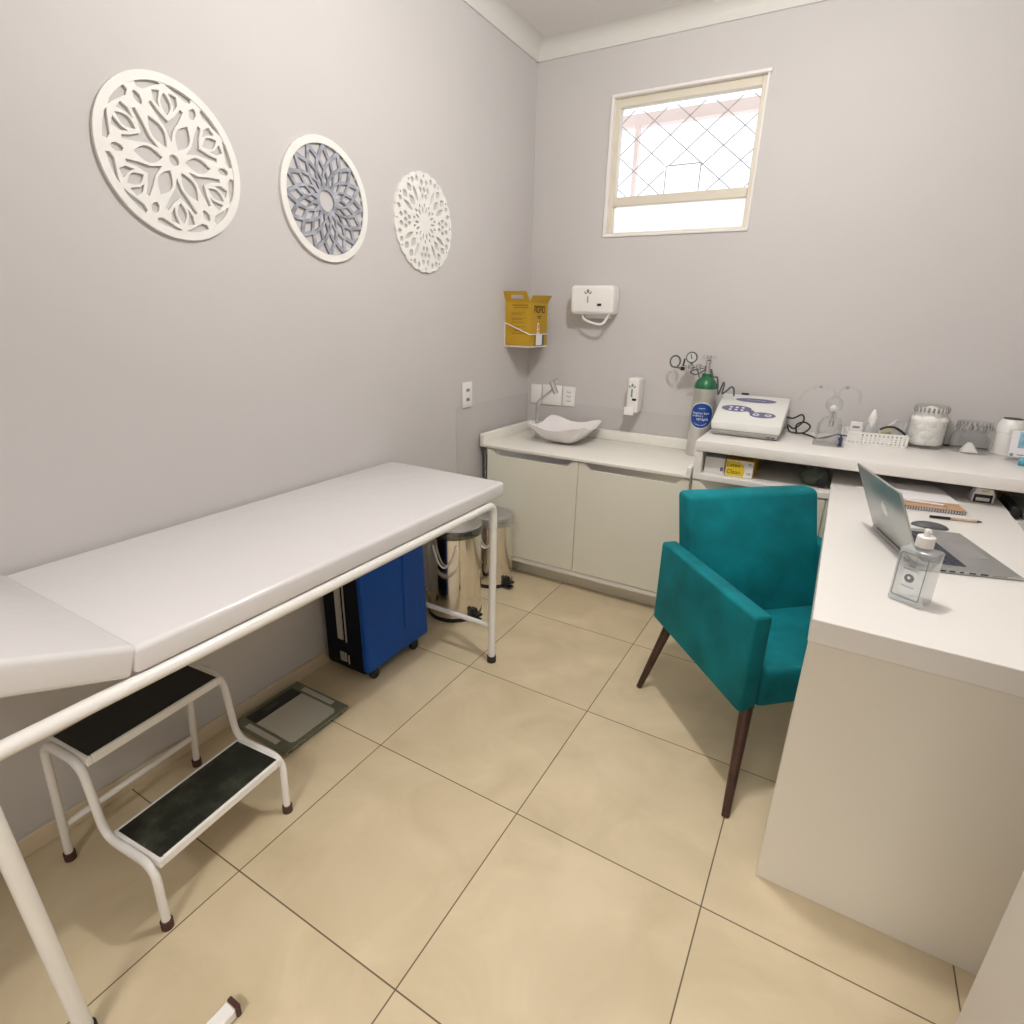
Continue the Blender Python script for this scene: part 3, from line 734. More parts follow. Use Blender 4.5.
# ------------------------------------------------------------------ sharps box in wire holder
SX0, SX1, SY0, SY1, SZ0, SZ1 = -1.0265, -.882, 1.615, 1.820, 1.206, 1.423
sb = thing('sharps_box', 'yellow cardboard sharps disposal box with open flaps in the wall corner', 'box', ((SX0 + SX1) / 2, (SY0 + SY1) / 2, SZ0))
b = MB()
tk = .003
b.box(SX0, SX1, SY0, SY0 + tk, SZ0, SZ1); b.box(SX0, SX1, SY1 - tk, SY1, SZ0, SZ1)
b.box(SX0, SX0 + tk, SY0 + tk, SY1 - tk, SZ0, SZ1); b.box(SX1 - tk, SX1, SY0 + tk, SY1 - tk, SZ0, SZ1); b.box(SX0 + tk, SX1 - tk, SY0 + tk, SY1 - tk, SZ0, SZ0 + tk)
b.build('carton', M['yellow_card'], sb)
w_ = SX1 - SX0
hole = [(.035, .018), (.110, .018), (.110, .038), (.035, .038)]
b = MB(); b.mesh(plate_mesh([[(0, 0), (w_, 0), (w_ - .012, .056), (-.012 + .004, .056)], hole], .003), frame_mtx((SX0, SY0 + .0015, SZ1), (1, 0, 0), (0, -.42, 1))); b.build('flap', M['yellow_card'], sb)
wy = SY1 - SY0
b = MB(); b.mesh(plate_mesh([[(0, 0), (wy, 0), (wy + .012, .042), (.004, .036)]], .003), frame_mtx((SX1 - .0015, SY0, SZ1), (0, 1, 0), (.45, 0, 1))); b.build('flap', M['yellow_card'], sb)
# printing on the two visible faces
ff = lambda x, z: frame_mtx((x, SY0 - .0006, z), (1, 0, 0), (0, 0, 1))
fr = lambda y, z: frame_mtx((SX1 + .0006, y, z), (0, 1, 0), (0, 0, 1))
b = MB()
for z, hgt, x0, x1 in ((1.405, .006, -.985, -.89), (1.394, .005, -.978, -.892), (1.368, .003, -.992, -.905), (1.361, .003, -.99, -.93), (1.342, .003, -.992, -.90), (1.335, .003, -.985, -.92), (1.322, .003, -.99, -.905), (1.300, .003, -.992, -.91), (1.280, .004, -.975, -.90), (1.265, .003, -.985, -.90)):
    x = x0
    while x < x1 - .006:
        wd = random.uniform(.006, .016); b.box(x, min(x + wd, x1), SY0 - .0009, SY0 - .0002, z, z + hgt); x += wd + .0025
b.build('small_print', M['ochre_print'], sb)
b = MB()
for k, (y0, y1) in enumerate(((1.665, 1.690), (1.694, 1.722), (1.726, 1.752), (1.757, 1.785))):
    b.box(SX1, SX1 + .0009, y0, y0 + .006, 1.372, 1.408); b.box(SX1, SX1 + .0009, y0, y1, 1.400, 1.408); b.box(SX1, SX1 + .0009, y0 + .004, y1, 1.372 if k % 2 else 1.386, 1.379 if k % 2 else 1.392); b.box(SX1, SX1 + .0009, y1 - .005, y1, 1.376, 1.402)
for y0, y1, z in ((1.70, 1.745, 1.352), (1.705, 1.74, 1.343)): b.box(SX1, SX1 + .0009, y0, y1, z, z + .005)
b.build('printed_lettering', M['dark_print'], sb)
b = MB(); b.mesh(plate_mesh([[(-.016, -.026), (.016, -.026), (.006, .030), (-.006, .030)]], .0008), fr(1.715, 1.292)); b.build('warning_patch', M['paper'], sb)
b = MB(); b.mesh(plate_mesh([[(-.004, -.005), (.004, -.005), (.003, .018), (-.003, .018)]], .0008), fr(1.715, 1.296) @ Matrix.Translation((0, 0, .0006))); b.mesh(plate_mesh([circle(0, -.017, .0075, 14), circle(0, -.017, .003, 10)], .0008), fr(1.715, 1.296) @ Matrix.Translation((0, 0, .0006))); b.build('warning_symbol', M['red'], sb)
hd = thing('wire_holder', 'white wire holder cradling the yellow sharps box', 'holder', (XL, 1.72, 1.2))
b = MB()
ww = .0028
b.tube(smooth_path([(XL + .003, SY0 - .006, 1.318), (XL + .008, SY0 - .006, 1.318), (SX1 + .006, SY0 - .006, 1.264), (SX1 + .006, SY1 + .006, 1.264), (SX0 + .01, SY1 + .006, 1.264)], .010, 4), ww, 8)
b.tube(smooth_path([(XL + .003, SY0 - .006, 1.200), (SX1 + .006, SY0 - .006, 1.200), (SX1 + .006, SY1 + .006, 1.200), (XL + .003, SY1 + .006, 1.200)], .010, 4), ww, 8)
for y in (1.67, 1.72, 1.77): b.tube([(XL + .003, y, 1.2015), (SX1 + .006, y, 1.2015)], .0022, 6)
b.tube([(XL + .003, SY0 - .006, 1.200), (XL + .003, SY0 - .006, 1.318)], ww, 8)
b.build('wire_frame', M['enamel'], hd)
b = MB(); b.box(SX1 + .0035, SX1 + .0055, 1.678, 1.778, 1.204, 1.263); pl = b.build('front_plate', M['dkgrey'], hd)
b = MB(); b.box(SX1 + .0056, SX1 + .0064, 1.682, 1.752, 1.208, 1.262); b.build('blank_label', M['paper'], pl)

# ------------------------------------------------------------------ oxygen cylinder
ox = thing('gas_cylinder', 'small green-shouldered silver gas cylinder standing on the counter', 'gas cylinder', (.012, 1.790, .7125))
cx, cy, cr = .012, 1.790, .0530
b = MB(); b.lathe([(0, 0), (cr - .004, 0), (cr, .006), (cr, .330)], (cx, cy, .7125), 40); b.build('tank', M['cylmetal'], ox)
b = MB(); b.lathe([(cr, .330), (cr, .338), (cr * .95, .352), (cr * .80, .368), (cr * .60, .380), (cr * .47, .386), (cr * .44, .400), (0, .400)], (cx, cy, .7125), 40, close=False); b.build('shoulder', M['green'], ox)
b = MB(); b.lathe([(.017, .400), (.017, .412), (.012, .414), (.012, .446), (.015, .448), (.015, .460), (.008, .464), (.008, .474)], (cx, cy, .7125), 18); vb = b.build('valve', M['chrome'], ox)
b = MB(); b.tube([(cx - .034, cy, 1.189), (cx + .034, cy, 1.189)], .0055, 8); b.lathe([(0, 0), (.012, 0), (.012, .014), (0, .014)], (cx, cy, 1.182), 14); b.build('t_handle', M['chrome'], vb)
b = MB()
b.tube([(cx - .012, cy - .004, 1.140), (cx - .060, cy - .004, 1.140), (cx - .130, cy - .004, 1.136)], .0075, 10)
b.lathe([(0, 0), (.014, 0), (.014, .022), (0, .022)], (cx - .080, cy - .004, 1.128), 14)
b.lathe([(0, 0), (.011, 0), (.012, .030), (0, .030)], (cx - .044, cy - .004, 1.124), 14)
rgo = b.build('regulator', M['chrome'], ox)
gx, gz = cx - .080, 1.184
b = MB(); b.lathe([(0, 0), (.024, 0), (.027, .002), (.027, .012), (.022, .014), (.022, .012), (0, .012)], (gx, cy - .006, gz), 28, Matrix.Rotation(PI / 2, 4, 'X')); b.tube([(gx, cy - .004, 1.146), (gx, cy - .004, gz - .024)], .005, 8); g = b.build('pressure_gauge', M['dkgrey'], rgo)
b = MB(); b.lathe([(0, 0), (.0215, 0), (.0215, .001), (0, .001)], (gx, cy - .0181, gz), 28, Matrix.Rotation(PI / 2, 4, 'X')); b.build('gauge_dial', M['dial'], g)
b = MB(); b.box(gx - .002, gx + .002, cy - .0205, cy - .0195, gz - .008, gz + .016, mtx=Matrix.Translation((gx, 0, gz)) @ Matrix.Rotation(-.25, 4, 'Y') @ Matrix.Translation((-gx, 0, -gz))); b.build('gauge_needle', M['black'], g)
b = MB(); b.tube([(cx - .122, cy - .004, 1.128), (cx - .114, cy - .006, 1.176)], .0042, 8); b.lathe([(0, 0), (.011, 0), (.011, .018), (0, .018)], (cx - .120, cy - .004, 1.120), 12); b.build('flow_knob', M['black'], rgo)
hp = []
for i in range(23):
    a = .3 + 5.6 * i / 22; hp.append((cx - .163 - .023 * math.sin(a), cy - .004 + .0010 * i, 1.160 - .027 * math.cos(a)))
b = MB(); b.tube([(cx - .130, cy - .004, 1.130)] + hp, .0040, 8); b.build('hose', M['dkgrey'], rgo)
b = MB(); b.tube(spline([(cx - .010, cy - .004, 1.130), (cx - .05, cy - .02, 1.106), (cx - .075, cy - .03, 1.118), (cx - .045, cy - .03, 1.128), (cx - .028, cy - .03, 1.092), (cx - .012, cy - .024, 1.088)], 6), .0034, 8); b.build('coil_tube', M['dkgrey'], rgo)
b = MB(); b.tube(spline([(cx + .016, cy, 1.134), (cx + .030, cy - .01, 1.100), (cx + .050, cy - .012, 1.098), (cx + .054, cy + .01, 1.060), (.078, 1.770, 1.020), (.090, 1.752, 1.050), (.100, 1.745, 1.080), (.105, 1.742, 1.068), (.101, 1.742, 1.030), (.116, 1.744, 1.040), (.138, 1.748, 1.062), (.150, 1.752, 1.050), (.152, 1.760, 1.020)], 8), .0040, 8); b.build('supply_hose', M['dkgrey'], ox)
# round label wrapped on the tank
lc = MB(); la = math.atan2(-1.086 - cy, .579 - cx) - .06; lz = .915; lr = .060
def wrap(u, v, rr):
    a = la + u / cr; return (cx + rr * math.cos(a), cy + rr * math.sin(a), lz + v)
def wrapped_disc(m, rad, rr):
    t = bmesh.new(); c = t.verts.new(wrap(0, 0, rr)); prev = None; rings = []
    for j in range(1, 7):
        rings.append([t.verts.new(wrap(rad * j / 6 * math.cos(2 * PI * i / 36), rad * j / 6 * math.sin(2 * PI * i / 36), rr)) for i in range(36)])
    for i in range(36):
        t.faces.new([c, rings[0][i], rings[0][(i + 1) % 36]])
        for A, B in zip(rings, rings[1:]): t.faces.new([A[i], B[i], B[(i + 1) % 36], A[(i + 1) % 36]])
    m._join(t)
b = MB(); wrapped_disc(b, lr + .004, cr + .0004); lb = b.build('round_label', M['label_white'], ox)
b = MB(); wrapped_disc(b, lr, cr + .0008); b.build('label_print', M['label_blue'], lb)
b = MB()
def wrap_text(txt, sz, u0, v0, bend=None):
    me = text_mesh(txt, sz, .0003)
    t = bmesh.new(); t.from_mesh(me)
    bmesh.ops.subdivide_edges(t, edges=[e for e in t.edges if e.calc_length() > .006], cuts=2)
    for v in t.verts:
        u, w__ = v.co.x + u0, v.co.y + v0
        if bend: a = -PI / 2 + u / bend; rr = bend - v.co.y; u, w__ = rr * math.cos(a), rr * math.sin(a)
        v.co = Vector(wrap(u, w__, cr + .0013 + v.co.z))
    b._join(t)
wrap_text('Respirar bem', .0155, -.004, .012); wrap_text('também é', .0135, -.017, -.001); wrap_text('terapia', .020, .008, -.016); wrap_text('oxigênio', .009, 0, .036)
wrap_text('oxigênio medicinal', .0085, 0, 0, bend=.046)
b.build('label_lettering', M['label_white'], lb, smooth=0)

# ------------------------------------------------------------------ ozone machine
mc = thing('therapy_machine', 'grey electrotherapy machine with sloping panel and purple ovals on the ledge', 'machine', (.275, 1.5, .905))
fx0, fx1, yf, yb = .148, .408, 1.366, 1.660
b = MB(); b.hexa([(fx0 + .004, yf + .012, .909), (fx1 - .008, yf + .012, .909), (fx1 - .014, yb, .909), (fx0 + .004, yb, .909), (fx0 + .002, yf + .004, .929), (fx1 - .005, yf + .004, .929), (fx1 - .010, yb, .929), (fx0 + .002, yb, .929)], bev=.003, seg=1); b.build('base_tray', M['tray'], mc)
b = MB(); b.hexa([(fx0, yf + .002, .930), (fx1, yf + .002, .930), (fx1 - .006, yb, .930), (fx0 - .006, yb, .930), (fx0 - .004, yf, .959), (fx1 + .002, yf, .962), (fx1 - .002, yb, 1.044), (fx0 - .020, yb, 1.044)], bev=.005, seg=2); b.build('housing', M['machine'], mc)
sl_ = math.atan2(1.044 - .9605, yb - yf)
pm = frame_mtx(((fx0 + fx1) / 2 - .008, (yf + yb) / 2, (.9605 + 1.044) / 2 + .0008), (1, 0, .004), (0, math.cos(sl_), math.sin(sl_)))
def oval(x, y, a, c, n=32): return [(x + a * math.cos(2 * PI * i / n), y + c * math.sin(2 * PI * i / n)) for i in range(n)]
b = MB(); b.mesh(plate_mesh([oval(.005, .093, .082, .021)], .001), pm); b.build('name_oval', M['label_purple'], mc)
b = MB(); b.mesh(plate_mesh([oval(-.055, -.005, .060, .031)], .001), pm); b.mesh(plate_mesh([oval(.055, -.052, .050, .027)], .001), pm); b.mesh(plate_mesh([[(-.012, -.012), (.012, -.012), (.028, -.040), (.004, -.044)]], .001), pm); kp = b.build('key_panel', M['label_purple'], mc)
b = MB()
for i in range(3):
    for j in range(2): b.mesh(plate_mesh([circle(-.078 + i * .024, .004 - j * .024, .0065, 12)], .0016), pm)
b.build('buttons', M['label_white'], kp)
for i in (0, 1): b = MB(); b.mesh(plate_mesh([oval(.030 + i * .046, -.052, .013, .010, 20), oval(.030 + i * .046, -.052, .008, .005, 20)], .0016), pm); b.build('indicator_ring', M['paper'], kp)
b = MB(); b.mesh(text_mesh('ozone therapy', .013, .0006), pm @ Matrix.Translation((.008, .093, .0009))); b.build('panel_lettering', M['alu'], mc, smooth=0)
b = MB(); b.box(.362, .375, yf + .0085, yf + .0125, .914, .925); b.box(.379, .393, yf + .0085, yf + .0125, .914, .925); b.build('vent_slots', M['black'], mc)
b = MB(); b.box(.205, .235, 1.661, 1.672, 1.030, 1.050); b.build('rear_connector', M['black'], mc)
b = MB()
b.tube(spline([(.402, 1.648, .965), (.432, 1.60, .970), (.462, 1.62, .985), (.470, 1.65, .955), (.440, 1.66, .918), (.415, 1.63, .935), (.430, 1.60, .912), (.48, 1.61, .912), (.500, 1.64, .935), (.476, 1.65, .950), (.448, 1.63, .940), (.455, 1.59, .911)], 6), .0035, 8)
b.build('coiled_lead', M['black'], mc)

b = MB(); b.tube(spline([(.470, 1.79, .8745), (.51, 1.74, .8745), (.535, 1.70, .8745), (.585, 1.80, .8745), (.615, 1.862, .8745), (.70, 1.872, .8745), (.86, 1.880, .8745), (1.0, 1.882, .8745), (1.16, 1.882, .8745), (1.40, 1.875, .8745)], 6), .0036, 8)
tag(b.build('power_cord', M['black']), 'black cord lying along the ledge behind the jars', 'cord')

# ------------------------------------------------------------------ clear glass apparatus
gl = thing('glass_apparatus', 'clear acrylic stand with glass bulb and looping clear tubes on the ledge', 'glassware', (.575, 1.45, .905))
b = MB(); b.box(.522, .628, 1.40, 1.50, .905, .913, bev=.002, seg=1); b.build('base_plate', M['acrylic'], gl)
for x in (.527, .620): b = MB(); b.tube([(x, 1.452, .913), (x, 1.452, .985)], .0035, 8); b.build('upright', M['acrylic'], gl)
b = MB(); b.lathe([(0, .0), (.038, .0), (.040, .004), (.040, .070), (.034, .090), (.014, .100), (.012, .112)], (.570, 1.452, .9135), 28, close=False); b.build('jar_body', M['glass'], gl)
b = MB(); b.lathe([(.008, 0), (.012, .004), (.026, .016), (.031, .032), (.026, .050), (.012, .062), (.006, .070)], (.568, 1.452, 1.026), 28, close=False); b.build('bulb', M['glass'], gl)
b = MB(); b.lathe([(0, 0), (.012, .002), (.014, .014), (.008, .024), (0, .026)], (.570, 1.452, 1.032), 16); b.build('inner_cap', M['pale_plastic'], gl)
b = MB(); b.lathe([(.009, 0), (.009, .02), (.005, .026), (.005, .055)], (.572, 1.452, .975), 14, close=False); b.build('stem', M['chrome'], gl)
b = MB(); b.tube(spline([(.566, 1.452, 1.097), (.545, 1.452, 1.118), (.505, 1.452, 1.122), (.462, 1.452, 1.098), (.446, 1.452, 1.060)], 8), .0036, 8); b.build('tube', M['acrylic'], gl)
b = MB(); b.tube(spline([(.572, 1.452, 1.097), (.590, 1.452, 1.122), (.620, 1.452, 1.125), (.646, 1.452, 1.105), (.648, 1.452, 1.070)], 8), .0036, 8); b.build('tube', M['acrylic'], gl)
for x, z in ((.512, 1.122), (.600, 1.124)):
    b = MB(); b.tube([(x - .006, 1.452, z), (x + .006, 1.452, z)], .0055, 10); b.build('connector', M['smoke'], gl)
b = MB(); b.box(.600, .618, 1.424, 1.440, .914, .928, bev=.002, seg=1); b.box(.610, .624, 1.426, 1.440, .928, .934); b.build('clamp', M['smoke'], gl)
t = thing('syringe_cap', 'small navy blue plastic connector standing beside the clear stand', 'connector', (.645, 1.44, .905))
b = MB(); b.lathe([(0, 0), (.009, 0), (.009, .040), (.004, .042), (.004, .050)], (.645, 1.438, .905), 14); b.build('barrel', M['navyplastic'], t)
b = MB(); b.box(.636, .668, 1.433, 1.443, .955, .960, bev=.001, seg=1); b.build('arm', M['navyplastic'], t)

# ------------------------------------------------------------------ basket and contents
bk = thing('basket', 'low white plastic basket holding small supplies on the ledge', 'basket', (.665, 1.53, .905), math.radians(9))
BL, BW, BH = .200, .115, .047
b = MB(); b.box(.003, BL - .003, .003, BW - .003, .0005, .003); b.build('bottom', M['white_plastic'], bk, local=True)
b = MB()
for yy in (0, BW):
    b.box(-.003, BL + .003, yy - .002, yy + .002, BH - .007, BH, bev=.001, seg=1); b.box(0, BL, yy - .0015, yy + .0015, 0, .006)
    for i in range(15): x = BL * i / 14; b.box(x - .0042, x + .0042, yy - .0014, yy + .0014, .005, BH - .005)
    for z in (.014, .022, .030): b.box(0, BL, yy - .0013, yy + .0013, z - .0026, z + .0026)
for xx in (0, BL):
    b.box(xx - .002, xx + .002, -.003, BW + .003, BH - .007, BH, bev=.001, seg=1); b.box(xx - .0015, xx + .0015, 0, BW, 0, .006)
    for i in range(9): y = BW * i / 8; b.box(xx - .0014, xx + .0014, y - .0028, y + .0028, .005, BH - .005)
    for z in (.014, .022, .030): b.box(xx - .0013, xx + .0013, 0, BW, z - .0018, z + .0018)
b.build('lattice_sides', M['white_plastic'], bk, local=True)
KT = Matrix.Translation(bk.location) @ Matrix.Rotation(math.radians(9), 4, 'Z')
def inb(x, y, z=0.0035): return KT @ Vector((x, y, z))
q = inb(.030, .050); t = thing('medicine_carton', 'small white carton standing at the left end of the basket', 'carton', q)
b = MB(); b.box(q.x - .020, q.x + .020, q.y - .012, q.y + .012, q.z, q.z + .074, bev=.001, seg=1); b.build('carton', M['paper'], t)
b = MB(); b.box(q.x - .012, q.x + .012, q.y - .0128, q.y - .0121, q.z + .052, q.z + .060); b.build('print', M['grey_txt'], t)
q = inb(.085, .065); t = thing('spray_bottle', 'cloudy plastic bottle with white pointed nozzle in the basket', 'bottle', q)
b = MB(); b.lathe([(0, 0), (.026, 0), (.027, .004), (.026, .050), (.017, .070), (.015, .074)], q, 24); b.build('bottle_body', M['cloudy'], t)
b = MB(); b.lathe([(.016, .074), (.016, .096), (.013, .098)], q, 20); b.build('collar', M['white_plastic'], t)
b = MB(); b.lathe([(.012, .098), (.013, .104), (.004, .124), (.002, .126)], q, 16, Matrix.Identity(4)); b.build('nozzle', M['white_plastic'], t)
q = inb(.140, .050); t = thing('supply_packet', 'khaki foil packet leaning in the middle of the basket', 'packet', q)
b = MB(); b.hexa([(q.x - .024, q.y - .012, q.z), (q.x + .020, q.y - .010, q.z), (q.x + .020, q.y + .004, q.z), (q.x - .024, q.y + .004, q.z), (q.x - .022, q.y + .010, q.z + .062), (q.x + .016, q.y + .010, q.z + .066), (q.x + .016, q.y + .014, q.z + .066), (q.x - .022, q.y + .014, q.z + .062)], bev=.002, seg=1); tag(t, t['label'], 'packet'); b.build('pouch', M['khaki'], t)
b = MB(); b.box(q.x - .016, q.x + .010, q.y - .010, q.y - .0085, q.z + .006, q.z + .022); b.build('pouch_label', M['paper'], t)
q = inb(.172, .060); t = thing('plastic_sachet', 'clear plastic sachet rising at the right end of the basket', 'sachet', q)
b = MB(); b.grid(lambda u, v: (q.x - .018 + .042 * u + .010 * v, q.y + .012 * math.sin(3 * u) + .015 * v, q.z + .088 * v - .01 * u * v), 8, 8, .0015); b.build('film', M['cloudy'], t)
b = MB(); b.hexa([(q.x - .030, q.y + .02, q.z + .062), (q.x - .006, q.y + .02, q.z + .078), (q.x - .006, q.y + .024, q.z + .078), (q.x - .030, q.y + .024, q.z + .062), (q.x - .030, q.y + .02, q.z + .066), (q.x - .004, q.y + .02, q.z + .094), (q.x - .004, q.y + .024, q.z + .094), (q.x - .030, q.y + .024, q.z + .066)]); b.build('tip', M['white_plastic'], t)
b = MB(); pts = [inb(.108, .030, .058), inb(.130, .028, .070), inb(.155, .028, .070), inb(.180, .026, .058), inb(.1955, .024, .046)]
b.tube(spline(pts, 6), .0042, 8); tag(b.build('rubber_tube', M['black']), 'black rubber tube arching over the right half of the basket', 'tube')

# ------------------------------------------------------------------ glass jars
def jar(label, cx, cy, r, h, lid_h, fill):
    t = thing('glass_jar', label, 'jar', (cx, cy, .905), group='glass jars on the ledge')
    b = MB(); b.lathe([(0, 0), (r * .90, 0), (r, .008), (r * 1.02, h * .45), (r * .97, h * .78), (r * .80, h * .93), (r * .80, h)], (cx, cy, .9055), 36, close=False); b.build('jar_body', M['glass'], t)
    b = MB(); n = 24; z0 = .9055 + h
    tb = [(0, 0), (r * .84, 0), (r * .86, .004), (r * .86, lid_h - .005), (r * .82, lid_h), (0, lid_h)]
    b.lathe(tb, (cx, cy, z0 + .0005), n); lid = b.build('lid', M['glass'], t)
    b = MB()
    for i in range(n):
        a = 2 * PI * i / n; b.box(-.002, .002, -.0035, .0035, .006, lid_h - .006, bev=.0012, seg=1, mtx=frame_mtx((cx + math.cos(a) * r * .87, cy + math.sin(a) * r * .87, z0), (math.cos(a), math.sin(a), 0), (-math.sin(a), math.cos(a), 0)))
    b.build('lid_ribs', M['chrome'], lid)
    return t
jar('taller glass jar packed full of white cotton on the ledge', .924, 1.620, .062, .125, .030, 1)
jar('shorter glass jar almost empty of cotton on the ledge', 1.050, 1.640, .064, .080, .030, 0)
random.seed(3)
def lump(m, cx, cy, cz, r, sq=(1, 1, 1), lim=None):
    t = bmesh.new(); bmesh.ops.create_icosphere(t, subdivisions=2, radius=r)
    for v in t.verts:
        k = 1 + random.uniform(-.10, .10)
        v.co = Vector((v.co.x * sq[0] * k + cx, v.co.y * sq[1] * k + cy, v.co.z * sq[2] * k + cz))
        if lim:
            d = Vector((v.co.x - lim[0], v.co.y - lim[1], 0))
            if d.length > lim[2]: d = d.normalized() * lim[2]; v.co.x = lim[0] + d.x; v.co.y = lim[1] + d.y
            v.co.z = max(v.co.z, lim[3])
    m._join(t)
b = MB()
for k in range(5):
    for i in range(6):
        a = i * PI / 3 + k * .5; lump(b, .924 + .033 * math.cos(a), 1.620 + .033 * math.sin(a), .925 + .022 * k, .034, (1, 1, .85), (.924, 1.620, .0575 if k < 4 else .048, .908))
    lump(b, .924, 1.620, .925 + .024 * k, .03)
o = b.build('cotton_wool', M['cotton'], smooth=80); tag(o, 'white cotton wool filling the taller glass jar', 'cotton'); o['kind'] = 'stuff'
b = MB(); b.hexa([(1.020, 1.596, .907), (1.076, 1.600, .907), (1.076, 1.640, .907), (1.020, 1.640, .907), (1.038, 1.612, .944), (1.052, 1.612, .942), (1.052, 1.620, .942), (1.038, 1.620, .944)], bev=.004, seg=2)
tag(b.build('cotton_wedge', M['cotton']), 'white cotton wedge at the bottom of the shorter jar', 'cotton')
# white bottle
t = thing('plastic_bottle', 'white plastic bottle with domed top right of the jars', 'bottle', (1.172, 1.660, .905))
b = MB(); b.lathe([(0, 0), (.042, 0), (.046, .006), (.047, .080), (.046, .084)], (1.172, 1.66, .9055), 30); b.build('bottle_body', M['white_plastic'], t)
b = MB(); b.lathe([(.045, .0845), (.046, .088), (.041, .112), (.033, .130), (.030, .134), (0, .134)], (1.172, 1.66, .9055), 30); b.build('cap', M['white_plastic'], t)
b = MB(); b.lathe([(.0295, .1343), (.0305, .1355), (.0295, .1367), (.0285, .1355)], (1.172, 1.66, .9055), 24); b.build('cap_seal', M['black'], t)
# acrylic card stand
t = thing('leaflet_holder', 'acrylic holder with white and blue leaflet at the right end of the ledge', 'leaflet holder', (1.20, 1.53, .905))
hm = frame_mtx((1.142, 1.512, .9095), (1, .12, 0), (-.02, .30, 1))
b = MB(); b.box(0, .14, 0, .105, -.004, -.001, mtx=hm); b.box(0, .14, -.004, .002, -.004, .045, mtx=frame_mtx((1.142, 1.512, .9095), (1, .12, 0), (.12, -1, 0)) @ Matrix.Rotation(PI / 2, 4, 'X') if False else hm); b.build('acrylic_back', M['acrylic'], t)
b = MB(); b.box(.006, .134, .010, .102, 0, .0012, mtx=hm); lf = b.build('leaflet', M['paper'], t)
b = MB(); b.box(.028, .132, .042, .098, .0012, .0018, mtx=hm); b.build('picture', M['skyblue'], lf)
b = MB(); b.box(.010, .020, .012, .022, .0012, .0018, mtx=hm); b.box(.030, .050, .016, .019, .0012, .0018, mtx=hm); b.build('leaflet_print', M['grey_txt'], lf)
t = thing('cream_tube', 'small blue tube lying at the front of the ledge, right edge', 'tube', (1.20, 1.44, .905))
b = MB(); b.tube([(1.166, 1.447, .919), (1.225, 1.432, .919)], .0140, 16); b.build('tube_body', M['lightblue'], t)
b = MB(); b.tube([(1.2255, 1.4319, .919), (1.245, 1.427, .919)], .0105, 14); b.build('tube_cap', M['white_plastic'], t)

# ------------------------------------------------------------------ things on the open shelf
t = thing('carton', 'plain pale carton at the left end of the open shelf', 'box', (.170, 1.44, .7255))
b = MB(); b.box(.128, .212, 1.405, 1.60, .7258, .795, bev=.001, seg=1); b.build('carton', M['pale_plastic'], t)
b = MB(); b.box(.195, .207, 1.4043, 1.4049, .738, .755); b.build('print', M['label_purple'], t)
gb = thing('glove_box', 'yellow and white box of gloves on the open shelf', 'box', (.27, 1.45, .7255))
b = MB(); b.box(.218, .330, 1.390, 1.62, .7258, .800, bev=.001, seg=1); b.build('carton', M['yellow_card'], gb)
b = MB(); b.box(.220, .328, 1.3893, 1.3899, .728, .798); wf = b.build('front_print', M['paper'], gb)
b = MB(); b.prism([(.2215, .731), (.293, .731), (.296, .755), (.290, .780), (.270, .792), (.2215, .794)], 1, 1.3888, 1.3892); b.build('yellow_patch', M['yellow'], wf)
b = MB(); b.mesh(text_mesh('Latex', .024), frame_mtx((.250, 1.3886, .776), (1, 0, 0), (0, 0, 1))); b.mesh(text_mesh('Clean', .024), frame_mtx((.252, 1.3886, .747), (1, 0, 0), (0, 0, 1))); b.mesh(text_mesh('100', .013), frame_mtx((.312, 1.3886, .745), (1, 0, 0), (0, 0, 1))); b.mesh(text_mesh('M', .014), frame_mtx((.314, 1.3886, .785), (1, 0, 0), (0, 0, 1))); b.build('box_lettering', M['dark_print'], wf, smooth=0)
t = thing('cloth_bag', 'crumpled olive green pouch on the open shelf beside the desk', 'pouch', (.56, 1.47, .7255))
b = MB()
random.seed(11)
tt = bmesh.new(); bmesh.ops.create_icosphere(tt, subdivisions=3, radius=1)
for v in tt.verts:
    n_ = v.co.copy(); k = 1 + .10 * math.sin(6 * n_.x + 3 * n_.y) + .08 * math.sin(9 * n_.z + 4 * n_.x)
    v.co = Vector((.560 + n_.x * .056 * k, 1.480 + n_.y * .060 * k, max(.7262, .754 + n_.z * .040 * k)))
b._join(tt); b.build('pouch_body', M['olive'], t, smooth=80)
b = MB(); b.lathe([(0, 0), (.022, .002), (.022, .008), (0, .010)], (.588, 1.428, .744), 16, Matrix.Rotation(PI / 2.2, 4, 'X')); b.build('round_badge', M['black'], t)
# right of the desk, still under the ledge
t = thing('eyeglass_case', 'long black case with tan end beside the desk on the open shelf', 'case', (1.20, 1.48, .7255))
b = MB(); b.box(1.172, 1.200, 1.37, 1.56, .7258, .770, bev=.008, seg=3); b.build('case_shell', M['black'], t)
b = MB(); b.box(1.170, 1.202, 1.5605, 1.585, .7258, .772, bev=.008, seg=3); b.build('case_end', M['tan'], t)
b = MB(); b.box(1.214, 1.42, 1.362, 1.66, .7258, .744, bev=.003, seg=1); o = b.build('document_tray', M['smoke']); tag(o, 'grey document folder on the open shelf right of the desk', 'folder')

# ------------------------------------------------------------------ things on the desk
ZD = .7565
